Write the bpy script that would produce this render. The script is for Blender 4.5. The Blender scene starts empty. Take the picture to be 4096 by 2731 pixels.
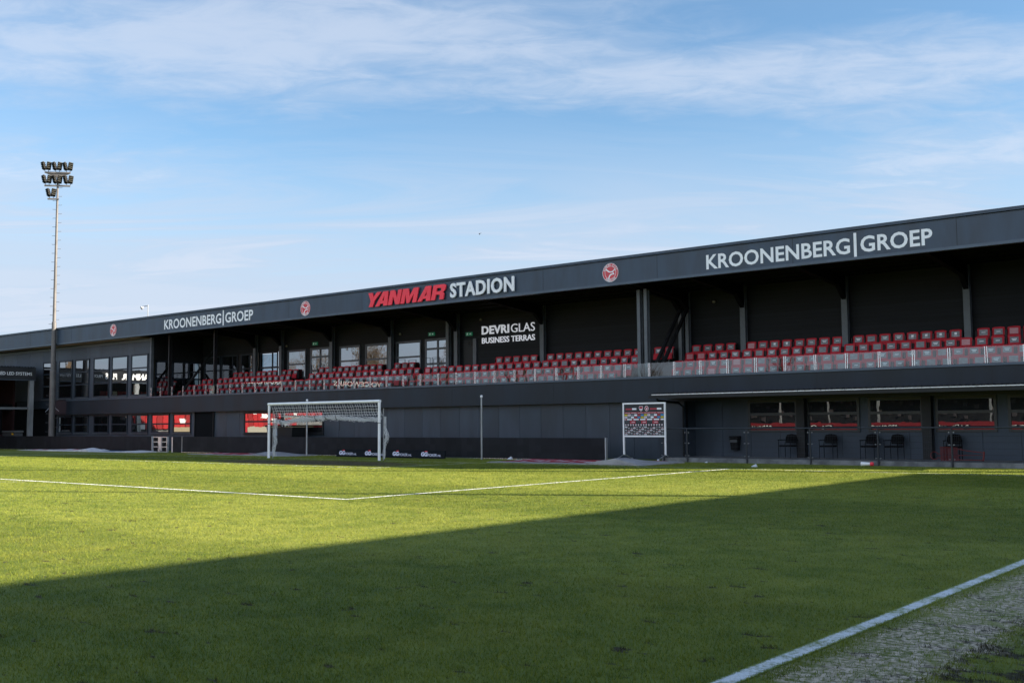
import bpy, bmesh, math, random
import numpy as np
from mathutils import Vector, Matrix
random.seed(7); rng = np.random.default_rng(11)
scene = bpy.context.scene
COL = scene.collection
R = math.radians
# ---------------------------------------------------------------- camera
cam_d = bpy.data.cameras.new("camera"); cam = bpy.data.objects.new("camera", cam_d); COL.objects.link(cam)
CAM = Vector((36.5158, -31.01646, 1.51294)); yaw, pitch, roll = -0.68908, 0.0774, -0.00776
fw = Vector((math.sin(yaw)*math.cos(pitch), math.cos(yaw)*math.cos(pitch), math.sin(pitch)))
r0 = Vector((math.cos(yaw), -math.sin(yaw), 0)); u0 = r0.cross(fw)
r1 = r0*math.cos(roll)+u0*math.sin(roll); u1 = -r0*math.sin(roll)+u0*math.cos(roll)
M = Matrix((r1, u1, -fw)).transposed().to_4x4(); M.translation = CAM
cam.matrix_world = M
cam_d.sensor_width = 36; cam_d.lens = 36*4226.77/4096; cam_d.clip_start = 0.1; cam_d.clip_end = 5000
scene.camera = cam
# ---------------------------------------------------------------- light, exposure
SUN_DIR = Vector((0.887, 0.461, 0.385)).normalized()      # towards the sun
sun_d = bpy.data.lights.new("sun", 'SUN'); sun_d.energy = 4.4; sun_d.angle = R(0.53); sun_d.color = (1.0, 0.88, 0.70)
sun = bpy.data.objects.new("sun", sun_d); COL.objects.link(sun)
sun.rotation_euler = SUN_DIR.to_track_quat('Z', 'Y').to_euler(); sun.location = (60, 40, 60)
scene.view_settings.view_transform = 'Standard'; scene.view_settings.look = 'None'
scene.view_settings.exposure = 2.0; scene.view_settings.gamma = 1
SKY_STRENGTH = 0.055

class NG:
    """small helper to write node trees"""
    def __init__(s, tree): s.t = tree; s.n = tree.nodes; s.l = tree.links
    def node(s, typ, **kw):
        nd = s.n.new(typ)
        for k, v in kw.items(): setattr(nd, k, v)
        return nd
    def put(s, sock, v):
        if isinstance(v, bpy.types.NodeSocket): s.l.new(v, sock)
        elif v is not None: sock.default_value = v
    def math(s, op, a, b=None, c=None, clamp=False):
        nd = s.node('ShaderNodeMath', operation=op, use_clamp=clamp)
        for i, v in enumerate((a, b, c)):
            if v is not None: s.put(nd.inputs[i], v)
        return nd.outputs[0]
    def smooth(s, v, a, b):
        nd = s.node('ShaderNodeMapRange', interpolation_type='SMOOTHSTEP'); s.put(nd.inputs[0], v)
        nd.inputs[1].default_value = a; nd.inputs[2].default_value = b; return nd.outputs[0]
    def noise(s, vec, scale, detail=4, rough=0.55, dist=0.0, lac=2.0):
        nd = s.node('ShaderNodeTexNoise'); s.put(nd.inputs['Vector'], vec)
        nd.inputs['Scale'].default_value = scale; nd.inputs['Detail'].default_value = detail
        nd.inputs['Roughness'].default_value = rough; nd.inputs['Distortion'].default_value = dist
        return nd.outputs[0]
    def mapping(s, vec, loc=(0,0,0), rot=(0,0,0), scale=(1,1,1)):
        nd = s.node('ShaderNodeMapping'); s.put(nd.inputs[0], vec)
        nd.inputs[1].default_value = loc; nd.inputs[2].default_value = rot; nd.inputs[3].default_value = scale
        return nd.outputs[0]
    def mix(s, f, a, b, blend='MIX'):
        nd = s.node('ShaderNodeMix', data_type='RGBA', blend_type=blend)
        s.put(nd.inputs[0], f); s.put(nd.inputs[6], c4(a)); s.put(nd.inputs[7], c4(b)); return nd.outputs[2]
    def sep(s, v):
        nd = s.node('ShaderNodeSeparateXYZ'); s.put(nd.inputs[0], v); return nd.outputs
    def comb(s, x, y, z):
        nd = s.node('ShaderNodeCombineXYZ')
        for i, v in enumerate((x, y, z)): s.put(nd.inputs[i], v)
        return nd.outputs[0]
    def dot(s, v, c):
        nd = s.node('ShaderNodeVectorMath', operation='DOT_PRODUCT'); s.put(nd.inputs[0], v); nd.inputs[1].default_value = c
        return nd.outputs['Value']
def c4(c):
    if isinstance(c, (tuple, list)) and len(c) == 3: return (*c, 1.0)
    return c

# ---------------------------------------------------------------- world: sky with cirrus
world = bpy.data.worlds.new("World"); scene.world = world; world.use_nodes = True
wt = world.node_tree; wt.nodes.clear(); g = NG(wt)
sky = g.node('ShaderNodeTexSky', sky_type='NISHITA'); sky.sun_disc = False
sky.sun_elevation = math.asin(SUN_DIR.z); sky.sun_rotation = math.atan2(SUN_DIR.x, SUN_DIR.y)
sky.altitude = 0; sky.air_density = 1.0; sky.dust_density = 0.35; sky.ozone_density = 1.6
tc = g.node('ShaderNodeTexCoord'); D = tc.outputs['Generated']
HR = Vector((math.cos(yaw), -math.sin(yaw), 0)); HF = Vector((math.sin(yaw), math.cos(yaw), 0))
sx = g.dot(D, HR); fy_ = g.dot(D, HF); dz = g.sep(D)[2]
zz = g.math('ADD', g.math('MAXIMUM', dz, 0.0), 0.10)
P = g.comb(g.math('DIVIDE', sx, zz), g.math('DIVIDE', fy_, zz), 0.0)
n_big = g.noise(g.mapping(P, loc=(3.1, 1.7, 0), rot=(0, 0, R(16)), scale=(0.75, 1.7, 1)), 1.0, 9, 0.58, 0.6)
n_fine = g.noise(g.mapping(P, loc=(7.7, 2.2, 0), rot=(0, 0, R(12)), scale=(5.5, 9.5, 1)), 1.0, 6, 0.62, 0.5)
n_wisp = g.noise(g.mapping(P, loc=(1.4, 9.0, 0), rot=(0, 0, R(-14)), scale=(0.42, 1.5, 1)), 1.3, 10, 0.62, 1.1)
def band(a, b, w, s0=None, s1=None):          # a band of cloud across the sky: height a + b*s, half width w
    t = g.math('SUBTRACT', dz, g.math('ADD', g.math('MULTIPLY', sx, b), a))
    m = g.math('SUBTRACT', 1.0, g.smooth(g.math('ABSOLUTE', t), 0.0, w))
    if s0 is not None: m = g.math('MULTIPLY', m, g.smooth(sx, s0, s1))
    return m
B1 = band(0.350, 0.060, 0.105, 0.36, -0.20)
B2 = band(0.312, -0.035, 0.060, -0.14, 0.30)
B3 = band(0.238, 0.05, 0.050, 0.0, -0.35)
B4 = band(0.215, 0.02, 0.055, 0.06, 0.40)
B5 = band(0.380, 0.03, 0.030, 0.05, 0.35)
def add(*v):
    r = v[0]
    for q in v[1:]: r = g.math('ADD', r, q)
    return r
mul = lambda a_, b_: g.math('MULTIPLY', a_, b_)
cov = add(mul(B1, 0.43), mul(B2, 0.42), mul(B3, 0.30), mul(B4, 0.36), mul(B5, 0.22))
tex = add(mul(n_big, 0.62), mul(n_fine, 0.48))
d1 = g.smooth(add(tex, cov), 0.62, 1.06)
n_veil = g.noise(g.mapping(P, loc=(5.2, 3.3, 0), rot=(0, 0, R(20)), scale=(0.22, 0.55, 1)), 1.0, 7, 0.55, 0.8)
d2 = mul(g.math('MAXIMUM', g.smooth(n_wisp, 0.38, 0.60), mul(g.smooth(n_veil, 0.42, 0.58), 0.85)), g.math('ADD', 0.06, mul(g.smooth(dz, 0.29, 0.15), 0.72)))
low = mul(g.smooth(dz, 0.29, 0.09), 0.84)
dens = g.math('MAXIMUM', mul(d1, 0.66), d2)
dens = g.math('SUBTRACT', 1.0, mul(g.math('SUBTRACT', 1.0, dens), g.math('SUBTRACT', 1.0, low)), clamp=True)
# unseen bright cloud added behind the camera to fill the shaded facade and grass
back = mul(g.smooth(fy_, 0.10, -0.45), g.smooth(dz, 0.95, 0.45))
back = mul(back, g.math('ADD', 0.55, mul(n_big, 0.6)))
dens = g.math('MAXIMUM', dens, back)
skyc = g.mix(1.0, sky.outputs[0], (0.72, 0.885, 0.965), 'MULTIPLY')
cloud = g.mix(back, g.mix(g.smooth(g.math('MAXIMUM', d1, d2), 0.45, 0.95), (2.75, 3.20, 3.95), (3.2, 3.55, 4.2)), (6.6, 7.3, 8.5))
colr = g.mix(dens, skyc, cloud)
bg = g.node('ShaderNodeBackground'); g.put(bg.inputs[0], colr); bg.inputs[1].default_value = SKY_STRENGTH
out = g.node('ShaderNodeOutputWorld'); wt.links.new(bg.outputs[0], out.inputs[0])

# ---------------------------------------------------------------- materials
MATS = {}
def mat(name, col, rough=0.6, metal=0.0, spec=0.5, var=0.0, vscale=3.0, bump=0.0, bscale=40.0, stretch=(1,1,1), emit=None):
    if name in MATS: return MATS[name]
    m = bpy.data.materials.new(name); m.use_nodes = True; t = m.node_tree; g = NG(t)
    b = t.nodes['Principled BSDF']
    b.inputs['Roughness'].default_value = rough; b.inputs['Metallic'].default_value = metal
    b.inputs['Specular IOR Level'].default_value = spec; b.inputs['Base Color'].default_value = c4(col)
    geo = g.node('ShaderNodeNewGeometry'); pos = geo.outputs['Position']
    if var:
        n = g.noise(g.mapping(pos, scale=stretch), vscale, 6, 0.6)
        k = g.smooth(n, 0.3, 0.7)
        lo = tuple(c*(1-var) for c in col); hi = tuple(min(1, c*(1+var)) for c in col)
        g.put(b.inputs['Base Color'], g.mix(k, lo, hi))
        g.put(b.inputs['Roughness'], g.math('ADD', g.math('MULTIPLY', n, 0.25), rough-0.12))
    if bump:
        bn = g.node('ShaderNodeBump'); bn.inputs['Strength'].default_value = bump; bn.inputs['Distance'].default_value = 0.02
        g.put(bn.inputs['Height'], g.noise(g.mapping(pos, scale=stretch), bscale, 3, 0.5)); t.links.new(bn.outputs[0], b.inputs['Normal'])
    if emit: b.inputs['Emission Color'].default_value = c4(emit[:3]); b.inputs['Emission Strength'].default_value = emit[3]
    MATS[name] = m; return m

cladding = mat('dark_cladding', (0.027, 0.048, 0.080), 0.42, 0, 0.5, 0.30, 1.1, 0.08, 1.2, (1, 1, 0.22))
panel_m = mat('grey_panel', (0.037, 0.050, 0.070), 0.5, 0, 0.45, 0.30, 0.9, 0.04, 1.0, (1, 1, 0.25))
panel_b = mat('grey_panel_second', (0.033, 0.045, 0.063), 0.52, 0, 0.45, 0.20, 0.5, 0.04, 1.0, (1, 1, 0.4))
band_m = mat('parapet_metal', (0.011, 0.018, 0.028), 0.5, 0, 0.35, 0.32, 1.0, 0.08, 0.9, (1, 1, 0.2))
flash_m = mat('flashing_metal', (0.062, 0.088, 0.122), 0.35, 0.2, 0.5, 0.15, 2)
black_m = mat('black_paint', (0.0075, 0.0085, 0.0105), 0.55, 0, 0.4, 0.3, 2)
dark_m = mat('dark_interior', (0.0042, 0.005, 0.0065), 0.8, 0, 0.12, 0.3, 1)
steel_d = mat('painted_column', (0.085, 0.098, 0.115), 0.45, 0, 0.5, 0.15, 3)
maroon_m = mat('maroon_wall', (0.030, 0.012, 0.014), 0.7, 0, 0.3, 0.3, 0.8)
wood_strip = mat('soffit_wood', (0.16, 0.115, 0.075), 0.7, 0, 0.3, 0.35, 2.5, 0, 1, (0.2, 1, 1))
steel_m = mat('steel', (0.62, 0.64, 0.66), 0.25, 0.85, 0.5, 0.1, 8)
galv_m = mat('galvanised_steel', (0.36, 0.38, 0.40), 0.42, 0.55, 0.5, 0.2, 2.5, 0, 1, (1, 1, 0.3))
white_m = mat('white_paint', (0.88, 0.89, 0.90), 0.35, 0, 0.5, 0.06, 3)
sign_white = mat('sign_white', (0.84, 0.86, 0.90), 0.4, 0, 0.4, 0.04, 2)
sign_red = mat('sign_red', (0.93, 0.055, 0.085), 0.45, 0, 0.3, 0.06, 2)
badge_red = mat('badge_red', (0.62, 0.065, 0.085), 0.45, 0, 0.4, 0.06, 2)
seat_red = mat('seat_red', (0.46, 0.011, 0.024), 0.5, 0, 0.22, 0.15, 1.5)
seat_dark = mat('seat_bracket', (0.014, 0.014, 0.017), 0.5)
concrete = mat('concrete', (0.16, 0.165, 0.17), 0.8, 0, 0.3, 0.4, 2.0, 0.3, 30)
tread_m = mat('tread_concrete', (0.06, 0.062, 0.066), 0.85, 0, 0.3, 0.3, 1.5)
rubber = mat('black_plastic', (0.010, 0.010, 0.011), 0.6, 0, 0.15)
tarp_g = mat('grey_tarp', (0.33, 0.32, 0.33), 0.6, 0, 0.3, 0.22, 3.0, 0.4, 7)
tarp_r = mat('red_tarp', (0.38, 0.03, 0.05), 0.55, 0, 0.3, 0.2, 3.0, 0.4, 7)
tarp_w = mat('white_tarp', (0.62, 0.62, 0.66), 0.55, 0, 0.3, 0.15, 3.0, 0.4, 7)
tarp_bl = mat('blue_tarp', (0.02, 0.09, 0.25), 0.55)
net_m = mat('net_cord', (0.66, 0.67, 0.68), 0.8, 0, 0.2)
yellow_m = mat('yellow_plastic', (0.75, 0.42, 0.01), 0.4)
green_sign = mat('exit_green', (0.01, 0.16, 0.08), 0.4, emit=(0.02, 0.5, 0.25, 0.02))
pink_red = mat('dummy_red', (0.19, 0.028, 0.026), 0.5)
cord_m = mat('black_cord', (0.01, 0.01, 0.01), 0.6)
bark_m = mat('bark', (0.10, 0.075, 0.055), 0.85, 0, 0.2, 0.3, 3)
galv_light = mat('gutter_zinc', (0.62, 0.64, 0.68), 0.3, 0.5, 0.6, 0.1, 4)
lens_m = mat('lamp_lens', (0.055, 0.055, 0.048), 0.15, 0.1, 0.8)

def plank_mat():
    m = bpy.data.materials.new('black_planks'); m.use_nodes = True; g = NG(m.node_tree); b = m.node_tree.nodes['Principled BSDF']
    pos = g.node('ShaderNodeNewGeometry').outputs['Position']; z = g.sep(pos)[2]
    fr = g.math('FRACT', g.math('DIVIDE', z, 0.16)); cell = g.math('FLOOR', g.math('DIVIDE', z, 0.16))
    wn = g.node('ShaderNodeTexWhiteNoise', noise_dimensions='1D'); g.put(wn.inputs['W'], cell)
    n = g.noise(g.mapping(pos, scale=(0.35, 1, 7)), 2.0, 6, 0.65)
    k = g.math('ADD', g.math('MULTIPLY', wn.outputs[0], 0.45), g.math('MULTIPLY', n, 0.75))
    col = g.mix(k, (0.0010, 0.0014, 0.0022), (0.0105, 0.0130, 0.0175))
    gap = g.smooth(g.math('ABSOLUTE', g.math('SUBTRACT', fr, 0.5)), 0.44, 0.49)
    g.put(b.inputs['Base Color'], g.mix(gap, col, (0.002, 0.002, 0.002))); b.inputs['Roughness'].default_value = 0.7
    b.inputs['Specular IOR Level'].default_value = 0.3
    return m
plank_m = plank_mat()
def led_mat():
    m = bpy.data.materials.new('led_modules'); m.use_nodes = True; g = NG(m.node_tree); b = m.node_tree.nodes['Principled BSDF']
    pos = g.node('ShaderNodeNewGeometry').outputs['Position']; s = g.sep(pos)
    cx = g.math('FLOOR', g.math('DIVIDE', s[0], 0.32)); cz = g.math('FLOOR', g.math('DIVIDE', s[2], 0.30))
    wn = g.node('ShaderNodeTexWhiteNoise', noise_dimensions='2D'); g.put(wn.inputs['Vector'], g.comb(cx, cz, 0))
    cab = g.node('ShaderNodeTexWhiteNoise', noise_dimensions='1D'); g.put(cab.inputs['W'], g.math('FLOOR', g.math('DIVIDE', s[0], 0.96)))
    k = g.math('ADD', g.math('MULTIPLY', g.math('POWER', wn.outputs[0], 2.0), 0.55), g.math('MULTIPLY', cab.outputs[0], 0.30))
    g.put(b.inputs['Base Color'], g.mix(k, (0.0085, 0.0095, 0.0125), (0.020, 0.0215, 0.027)))
    b.inputs['Roughness'].default_value = 0.6; b.inputs['Specular IOR Level'].default_value = 0.18
    return m
led_m = led_mat()
def glass_mat(name, base, extra, see=False, wav=0.0, tint=(0.8, 0.88, 0.88), gain=1.6):
    m = bpy.data.materials.new(name); m.use_nodes = True; t = m.node_tree; t.nodes.clear(); g = NG(t)
    gl = g.node('ShaderNodeBsdfGlossy'); gl.inputs['Roughness'].default_value = 0.004; gl.inputs['Color'].default_value = (0.93, 0.96, 1.0, 1)
    fr = g.node('ShaderNodeFresnel'); fr.inputs[0].default_value = 1.5
    if wav:
        pos = g.node('ShaderNodeNewGeometry').outputs['Position']
        bn = g.node('ShaderNodeBump'); bn.inputs['Strength'].default_value = wav; bn.inputs['Distance'].default_value = 0.01
        g.put(bn.inputs['Height'], g.noise(pos, 1.6, 2, 0.5)); t.links.new(bn.outputs[0], gl.inputs['Normal'])
    if see:
        bs = g.node('ShaderNodeBsdfTransparent'); bs.inputs[0].default_value = c4(tint)
    else:
        bs = g.node('ShaderNodeBsdfDiffuse'); bs.inputs[0].default_value = c4(base)
    mx = g.node('ShaderNodeMixShader'); bf = g.node('ShaderNodeNewGeometry').outputs['Backfacing']
    g.put(mx.inputs[0], g.math('MULTIPLY', g.math('ADD', g.math('MULTIPLY', fr.outputs[0], gain), extra, clamp=True), g.math('SUBTRACT', 1.0, bf)))
    t.links.new(bs.outputs[0], mx.inputs[1]); t.links.new(gl.outputs[0], mx.inputs[2])
    o = g.node('ShaderNodeOutputMaterial'); t.links.new(mx.outputs[0], o.inputs[0]); return m
pane_m = glass_mat('window_glass', (0.006, 0.007, 0.008), 0.22, wav=0.12)
low_pane = glass_mat('terrace_glass', (0.022, 0.024, 0.027), 0.12, wav=0.05)
rear_pane = glass_mat('terrace_window_glass', (0.010, 0.011, 0.013), 0.22, wav=0.30)
clear_m = glass_mat('balustrade_glass', None, 0.02, True, gain=1.2)
room_glass = glass_mat('room_glass', None, 0.05, True, tint=(0.42, 0.50, 0.55))

# ---------------------------------------------------------------- mesh helpers
class MB:
    def __init__(s): s.v = []; s.f = []; s.mi = []
    def add(s, vs, fs, m=0):
        o = len(s.v); s.v += [tuple(v) for v in vs]
        for f in fs: s.f.append(tuple(i+o for i in f)); s.mi.append(m)
    def box(s, x0, x1, y0, y1, z0, z1, m=0):
        v = [(x, y, z) for z in (z0, z1) for y in (y0, y1) for x in (x0, x1)]
        s.add(v, [(0,2,3,1), (4,5,7,6), (0,1,5,4), (2,6,7,3), (0,4,6,2), (1,3,7,5)], m); return s
    def bar(s, a, b, w, h=None, m=0, up=(0,0,1)):
        a = Vector(a); b = Vector(b); h = h or w; d = (b-a).normalized(); upv = Vector(up)
        if abs(d.dot(upv)) > 0.98: upv = Vector((0, 1, 0))
        x = d.cross(upv).normalized()*w/2; y = x.cross(d).normalized()*h/2
        v = [p+sx*x+sy*y for p in (a, b) for sx, sy in ((-1,-1), (1,-1), (1,1), (-1,1))]
        s.add(v, [(0,1,2,3), (7,6,5,4), (0,4,5,1), (1,5,6,2), (2,6,7,3), (3,7,4,0)], m); return s
    def tube(s, pts, rad, n=8, m=0, cap=True):
        pts = [Vector(p) for p in pts]; k = len(pts); rr = rad if isinstance(rad, (list, tuple)) else [rad]*k
        vs = []
        for i, p in enumerate(pts):
            d = (pts[min(i+1, k-1)]-pts[max(i-1, 0)]).normalized(); u = Vector((0,0,1)) if abs(d.z) < 0.9 else Vector((0,1,0))
            x = d.cross(u).normalized(); y = d.cross(x)
            vs += [p+rr[i]*(math.cos(2*math.pi*j/n)*x+math.sin(2*math.pi*j/n)*y) for j in range(n)]
        fs = [(i*n+j, i*n+(j+1) % n, (i+1)*n+(j+1) % n, (i+1)*n+j) for i in range(k-1) for j in range(n)]
        if cap: fs += [tuple(range(n))[::-1], tuple((k-1)*n+j for j in range(n))]
        s.add(vs, fs, m); return s
    def lathe(s, c, prof, n=12, m=0):
        vs = [(c[0]+r*math.cos(2*math.pi*j/n), c[1]+r*math.sin(2*math.pi*j/n), c[2]+z) for r, z in prof for j in range(n)]
        k = len(prof); fs = [(i*n+j, i*n+(j+1) % n, (i+1)*n+(j+1) % n, (i+1)*n+j) for i in range(k-1) for j in range(n)]
        fs += [tuple(range(n))[::-1], tuple((k-1)*n+j for j in range(n))]; s.add(vs, fs, m); return s
    def build(s, name, mats, parent=None, smooth=False, bevel=0.0):
        me = bpy.data.meshes.new(name); me.from_pydata(s.v, [], s.f)
        mats = mats if isinstance(mats, (list, tuple)) else [mats]
        for m in mats: me.materials.append(m)
        me.polygons.foreach_set('material_index', s.mi)
        if smooth: me.polygons.foreach_set('use_smooth', [True]*len(s.f))
        bm = bmesh.new(); bm.from_mesh(me); bmesh.ops.recalc_face_normals(bm, faces=bm.faces)
        if bevel: bmesh.ops.bevel(bm, geom=list(bm.edges), offset=bevel, segments=2, affect='EDGES', profile=0.6)
        bm.to_mesh(me); bm.free(); me.update()
        return link(name, me, parent)
def link(name, me, parent=None):
    o = bpy.data.objects.new(name, me); COL.objects.link(o)
    if parent is not None: o.parent = parent
    return o
def tag(o, label=None, cat=None, group=None, kind=None):
    if label: o['label'] = label
    if cat: o['category'] = cat
    if group: o['group'] = group
    if kind: o['kind'] = kind
    return o
def empty(name, loc=(0,0,0), label=None, cat=None, group=None, rz=0.0):
    o = bpy.data.objects.new(name, None); COL.objects.link(o); o.location = loc; o.rotation_euler = (0, 0, rz); o.empty_display_size = 0.3
    return tag(o, label, cat, group)
def copy_tree(o, parent=None):
    c = o.copy(); COL.objects.link(c)
    if parent is not None: c.parent = parent
    for ch in [q for q in bpy.data.objects if q.parent == o]: copy_tree(ch, c)
    return c

def text2d(s, offset=0.0, extrude=0.0, shear=0.0, spacing=1.0):
    cu = bpy.data.curves.new('txt', 'FONT'); cu.body = s; cu.offset = offset; cu.extrude = extrude; cu.shear = shear
    cu.space_character = spacing; cu.resolution_u = 3
    o = bpy.data.objects.new('txt', cu); COL.objects.link(o)
    dg = bpy.context.evaluated_depsgraph_get(); dg.update()
    me = bpy.data.meshes.new_from_object(o.evaluated_get(dg))
    vs = np.array([v.co[:] for v in me.vertices]); fs = [tuple(p.vertices) for p in me.polygons]
    bpy.data.objects.remove(o); bpy.data.curves.remove(cu); bpy.data.meshes.remove(me)
    return vs, fs
def poly2d(loops, extrude=0.0):
    cu = bpy.data.curves.new('poly', 'CURVE'); cu.dimensions = '2D'; cu.fill_mode = 'BOTH'; cu.extrude = extrude
    for lp in loops:
        sp = cu.splines.new('POLY'); sp.points.add(len(lp)-1); sp.use_cyclic_u = True
        for i, p in enumerate(lp): sp.points[i].co = (p[0], p[1], 0, 1)
    o = bpy.data.objects.new('poly', cu); COL.objects.link(o)
    dg = bpy.context.evaluated_depsgraph_get(); dg.update()
    me = bpy.data.meshes.new_from_object(o.evaluated_get(dg))
    vs = np.array([v.co[:] for v in me.vertices]); fs = [tuple(p.vertices) for p in me.polygons]
    bpy.data.objects.remove(o); bpy.data.curves.remove(cu); bpy.data.meshes.remove(me)
    return vs, fs
def fit(vs, x0, x1, z0, z1):
    v = vs.copy(); mn = v.min(0); mx = v.max(0)
    v[:, 0] = x0+(v[:, 0]-mn[0])*(x1-x0)/max(mx[0]-mn[0], 1e-6)
    v[:, 1] = z0+(v[:, 1]-mn[1])*(z1-z0)/max(mx[1]-mn[1], 1e-6)
    return v
def on_front(mb, vf, x0, x1, z0, z1, y, m=0):           # flat lettering standing on a plane that faces -y
    v, f = vf; v = fit(v, x0, x1, z0, z1)
    mb.add([(p[0], y-p[2], p[1]) for p in v], f, m)
def on_east(mb, vf, y0, y1, z0, z1, x, m=0):            # lettering on a plane that faces +x
    v, f = vf; v = fit(v, y0, y1, z0, z1)
    mb.add([(x+p[2], p[0], p[1]) for p in v], f, m)

# ---------------------------------------------------------------- ground, pitch, markings
XT = 33.46
def turf_nodes(g, pos):
    s = g.sep(pos); x, y = s[0], s[1]
    n1 = g.noise(g.mapping(pos, scale=(1, 1, 0)), 0.16, 4, 0.55)
    n2 = g.noise(g.mapping(pos, scale=(1, 1, 0)), 1.7, 6, 0.65)
    n3 = g.noise(g.mapping(pos, scale=(1, 1, 0)), 22.0, 3, 0.6)
    k = g.math('ADD', g.math('MULTIPLY', n1, 0.35), g.math('ADD', g.math('MULTIPLY', n2, 0.65), g.math('MULTIPLY', n3, 0.25)))
    col = g.mix(g.smooth(k, 0.42, 0.86), (0.0950, 0.1420, 0.0140), (0.2550, 0.2800, 0.0450))
    # mowing bands parallel to the goal line
    ph = g.math('SINE', g.math('ADD', g.math('MULTIPLY', y, math.pi/5.5), g.math('MULTIPLY', n1, 0.5)))
    st = g.smooth(ph, 0.25, -0.25)
    col = g.mix(st, g.mix(1.0, col, (1.20, 1.17, 1.25), 'MULTIPLY'), g.mix(1.0, col, (0.84, 0.88, 0.78), 'MULTIPLY'))
    # dry yellowish patches
    dry = g.math('MULTIPLY', g.smooth(g.noise(g.mapping(pos, loc=(4, 9, 0), scale=(1, 1, 0)), 0.55, 5, 0.6), 0.50, 0.68), 0.28)
    col = g.mix(dry, col, (0.2380, 0.2346, 0.0314))
    # worn goal mouth
    ex = g.math('DIVIDE', g.math('SUBTRACT', x, 2.6), 6.6); ey = g.math('DIVIDE', g.math('ADD', y, 3.0), 2.2)
    er = g.math('ADD', g.math('ADD', g.math('MULTIPLY', ex, ex), g.math('MULTIPLY', ey, ey)), g.math('MULTIPLY', g.math('SUBTRACT', n2, 0.5), 1.2))
    mud = g.math('MULTIPLY', g.smooth(er, 1.15, 0.35), 0.85)
    # sandy strip beyond the touch line
    dx = g.math('SUBTRACT', x, 34.00)
    sand = g.smooth(g.math('ADD', g.math('ABSOLUTE', dx), g.math('MULTIPLY', g.math('SUBTRACT', n2, 0.5), 1.3)), 0.52, 0.22)
    fine = g.noise(g.mapping(pos, scale=(1, 1.0, 0)), 17.0, 8, 0.78)
    spatch = g.smooth(g.noise(g.mapping(pos, loc=(2.3, 0.4, 0), scale=(2.4, 0.9, 0)), 1.6, 9, 0.74, 1.2), 0.30, 0.50)
    sand = g.math('MULTIPLY', g.math('MULTIPLY', sand, spatch), g.smooth(g.math('ADD', g.math('MULTIPLY', fine, 0.7), g.math('MULTIPLY', n2, 0.3)), 0.40, 0.54))
    # scattered mud divots, more of them near the touch line
    dv = g.noise(g.mapping(pos, loc=(1, 2, 0), scale=(0.8, 1.6, 0)), 3.2, 4, 0.6)
    thr = g.math('SUBTRACT', dv, g.math('MULTIPLY', g.math('MULTIPLY', g.smooth(x, 33.5, 34.3), g.smooth(x, 35.6, 34.6)), -0.13))
    div = g.smooth(thr, 0.635, 0.67)
    dv2 = g.noise(g.mapping(pos, loc=(6, 3, 0), scale=(0.9, 1.5, 0)), 8.0, 4, 0.6)
    div = g.math('MAXIMUM', div, g.math('MULTIPLY', g.smooth(dv2, 0.66, 0.70), 0.8))
    return dict(x=x, y=y, col=col, mud=mud, sand=sand, div=div, fine=fine, n2=n2, n3=n3)
def turf_mat(name, blades):
    m = bpy.data.materials.new(name); m.use_nodes = True; t = m.node_tree; g = NG(t); b = t.nodes['Principled BSDF']
    geo = g.node('ShaderNodeNewGeometry'); T = turf_nodes(g, geo.outputs['Position'])
    col = T['col']
    if not blades: col = g.mix(0.22, col, (0.045, 0.042, 0.014))
    else:
        at = g.node('ShaderNodeAttribute', attribute_name='tone'); tn = at.outputs['Fac']
        col = g.mix(g.math('MULTIPLY', g.smooth(tn, 0.50, 1.0), 0.50), col, (0.2975, 0.2924, 0.0494)); col = g.mix(g.math('MULTIPLY', g.smooth(tn, 0.40, 0.0), 0.7), col, (0.0544, 0.1054, 0.0066))
    col = g.mix(T['mud'], col, g.mix(T['n2'], (0.052, 0.034, 0.020), (0.125, 0.086, 0.056)))
    col = g.mix(g.math('MULTIPLY', T['div'], 0.9), col, (0.040, 0.028, 0.018))
    if not blades:
        sc = g.mix(g.smooth(T['fine'], 0.35, 0.65), (0.17, 0.125, 0.085), (0.72, 0.58, 0.43)); col = g.mix(T['sand'], col, sc)
    g.put(b.inputs['Base Color'], col); b.inputs['Roughness'].default_value = 0.75; b.inputs['Specular IOR Level'].default_value = 0.18
    if not blades:
        bn = g.node('ShaderNodeBump'); bn.inputs['Strength'].default_value = 0.6; bn.inputs['Distance'].default_value = 0.02
        g.put(bn.inputs['Height'], g.math('ADD', T['n3'], g.math('MULTIPLY', T['fine'], 0.6))); t.links.new(bn.outputs[0], b.inputs['Normal'])
    else:
        b.inputs['Subsurface Weight'].default_value = 0.0
        tr = g.node('ShaderNodeBsdfTranslucent'); g.put(tr.inputs[0], col)
        mx = g.node('ShaderNodeMixShader'); mx.inputs[0].default_value = 0.30
        o = t.nodes['Material Output']; t.links.new(b.outputs[0], mx.inputs[1]); t.links.new(tr.outputs[0], mx.inputs[2]); t.links.new(mx.outputs[0], o.inputs[0])
    return m
turf_g = turf_mat('turf', False); turf_b = turf_mat('turf_blades', True)
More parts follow.
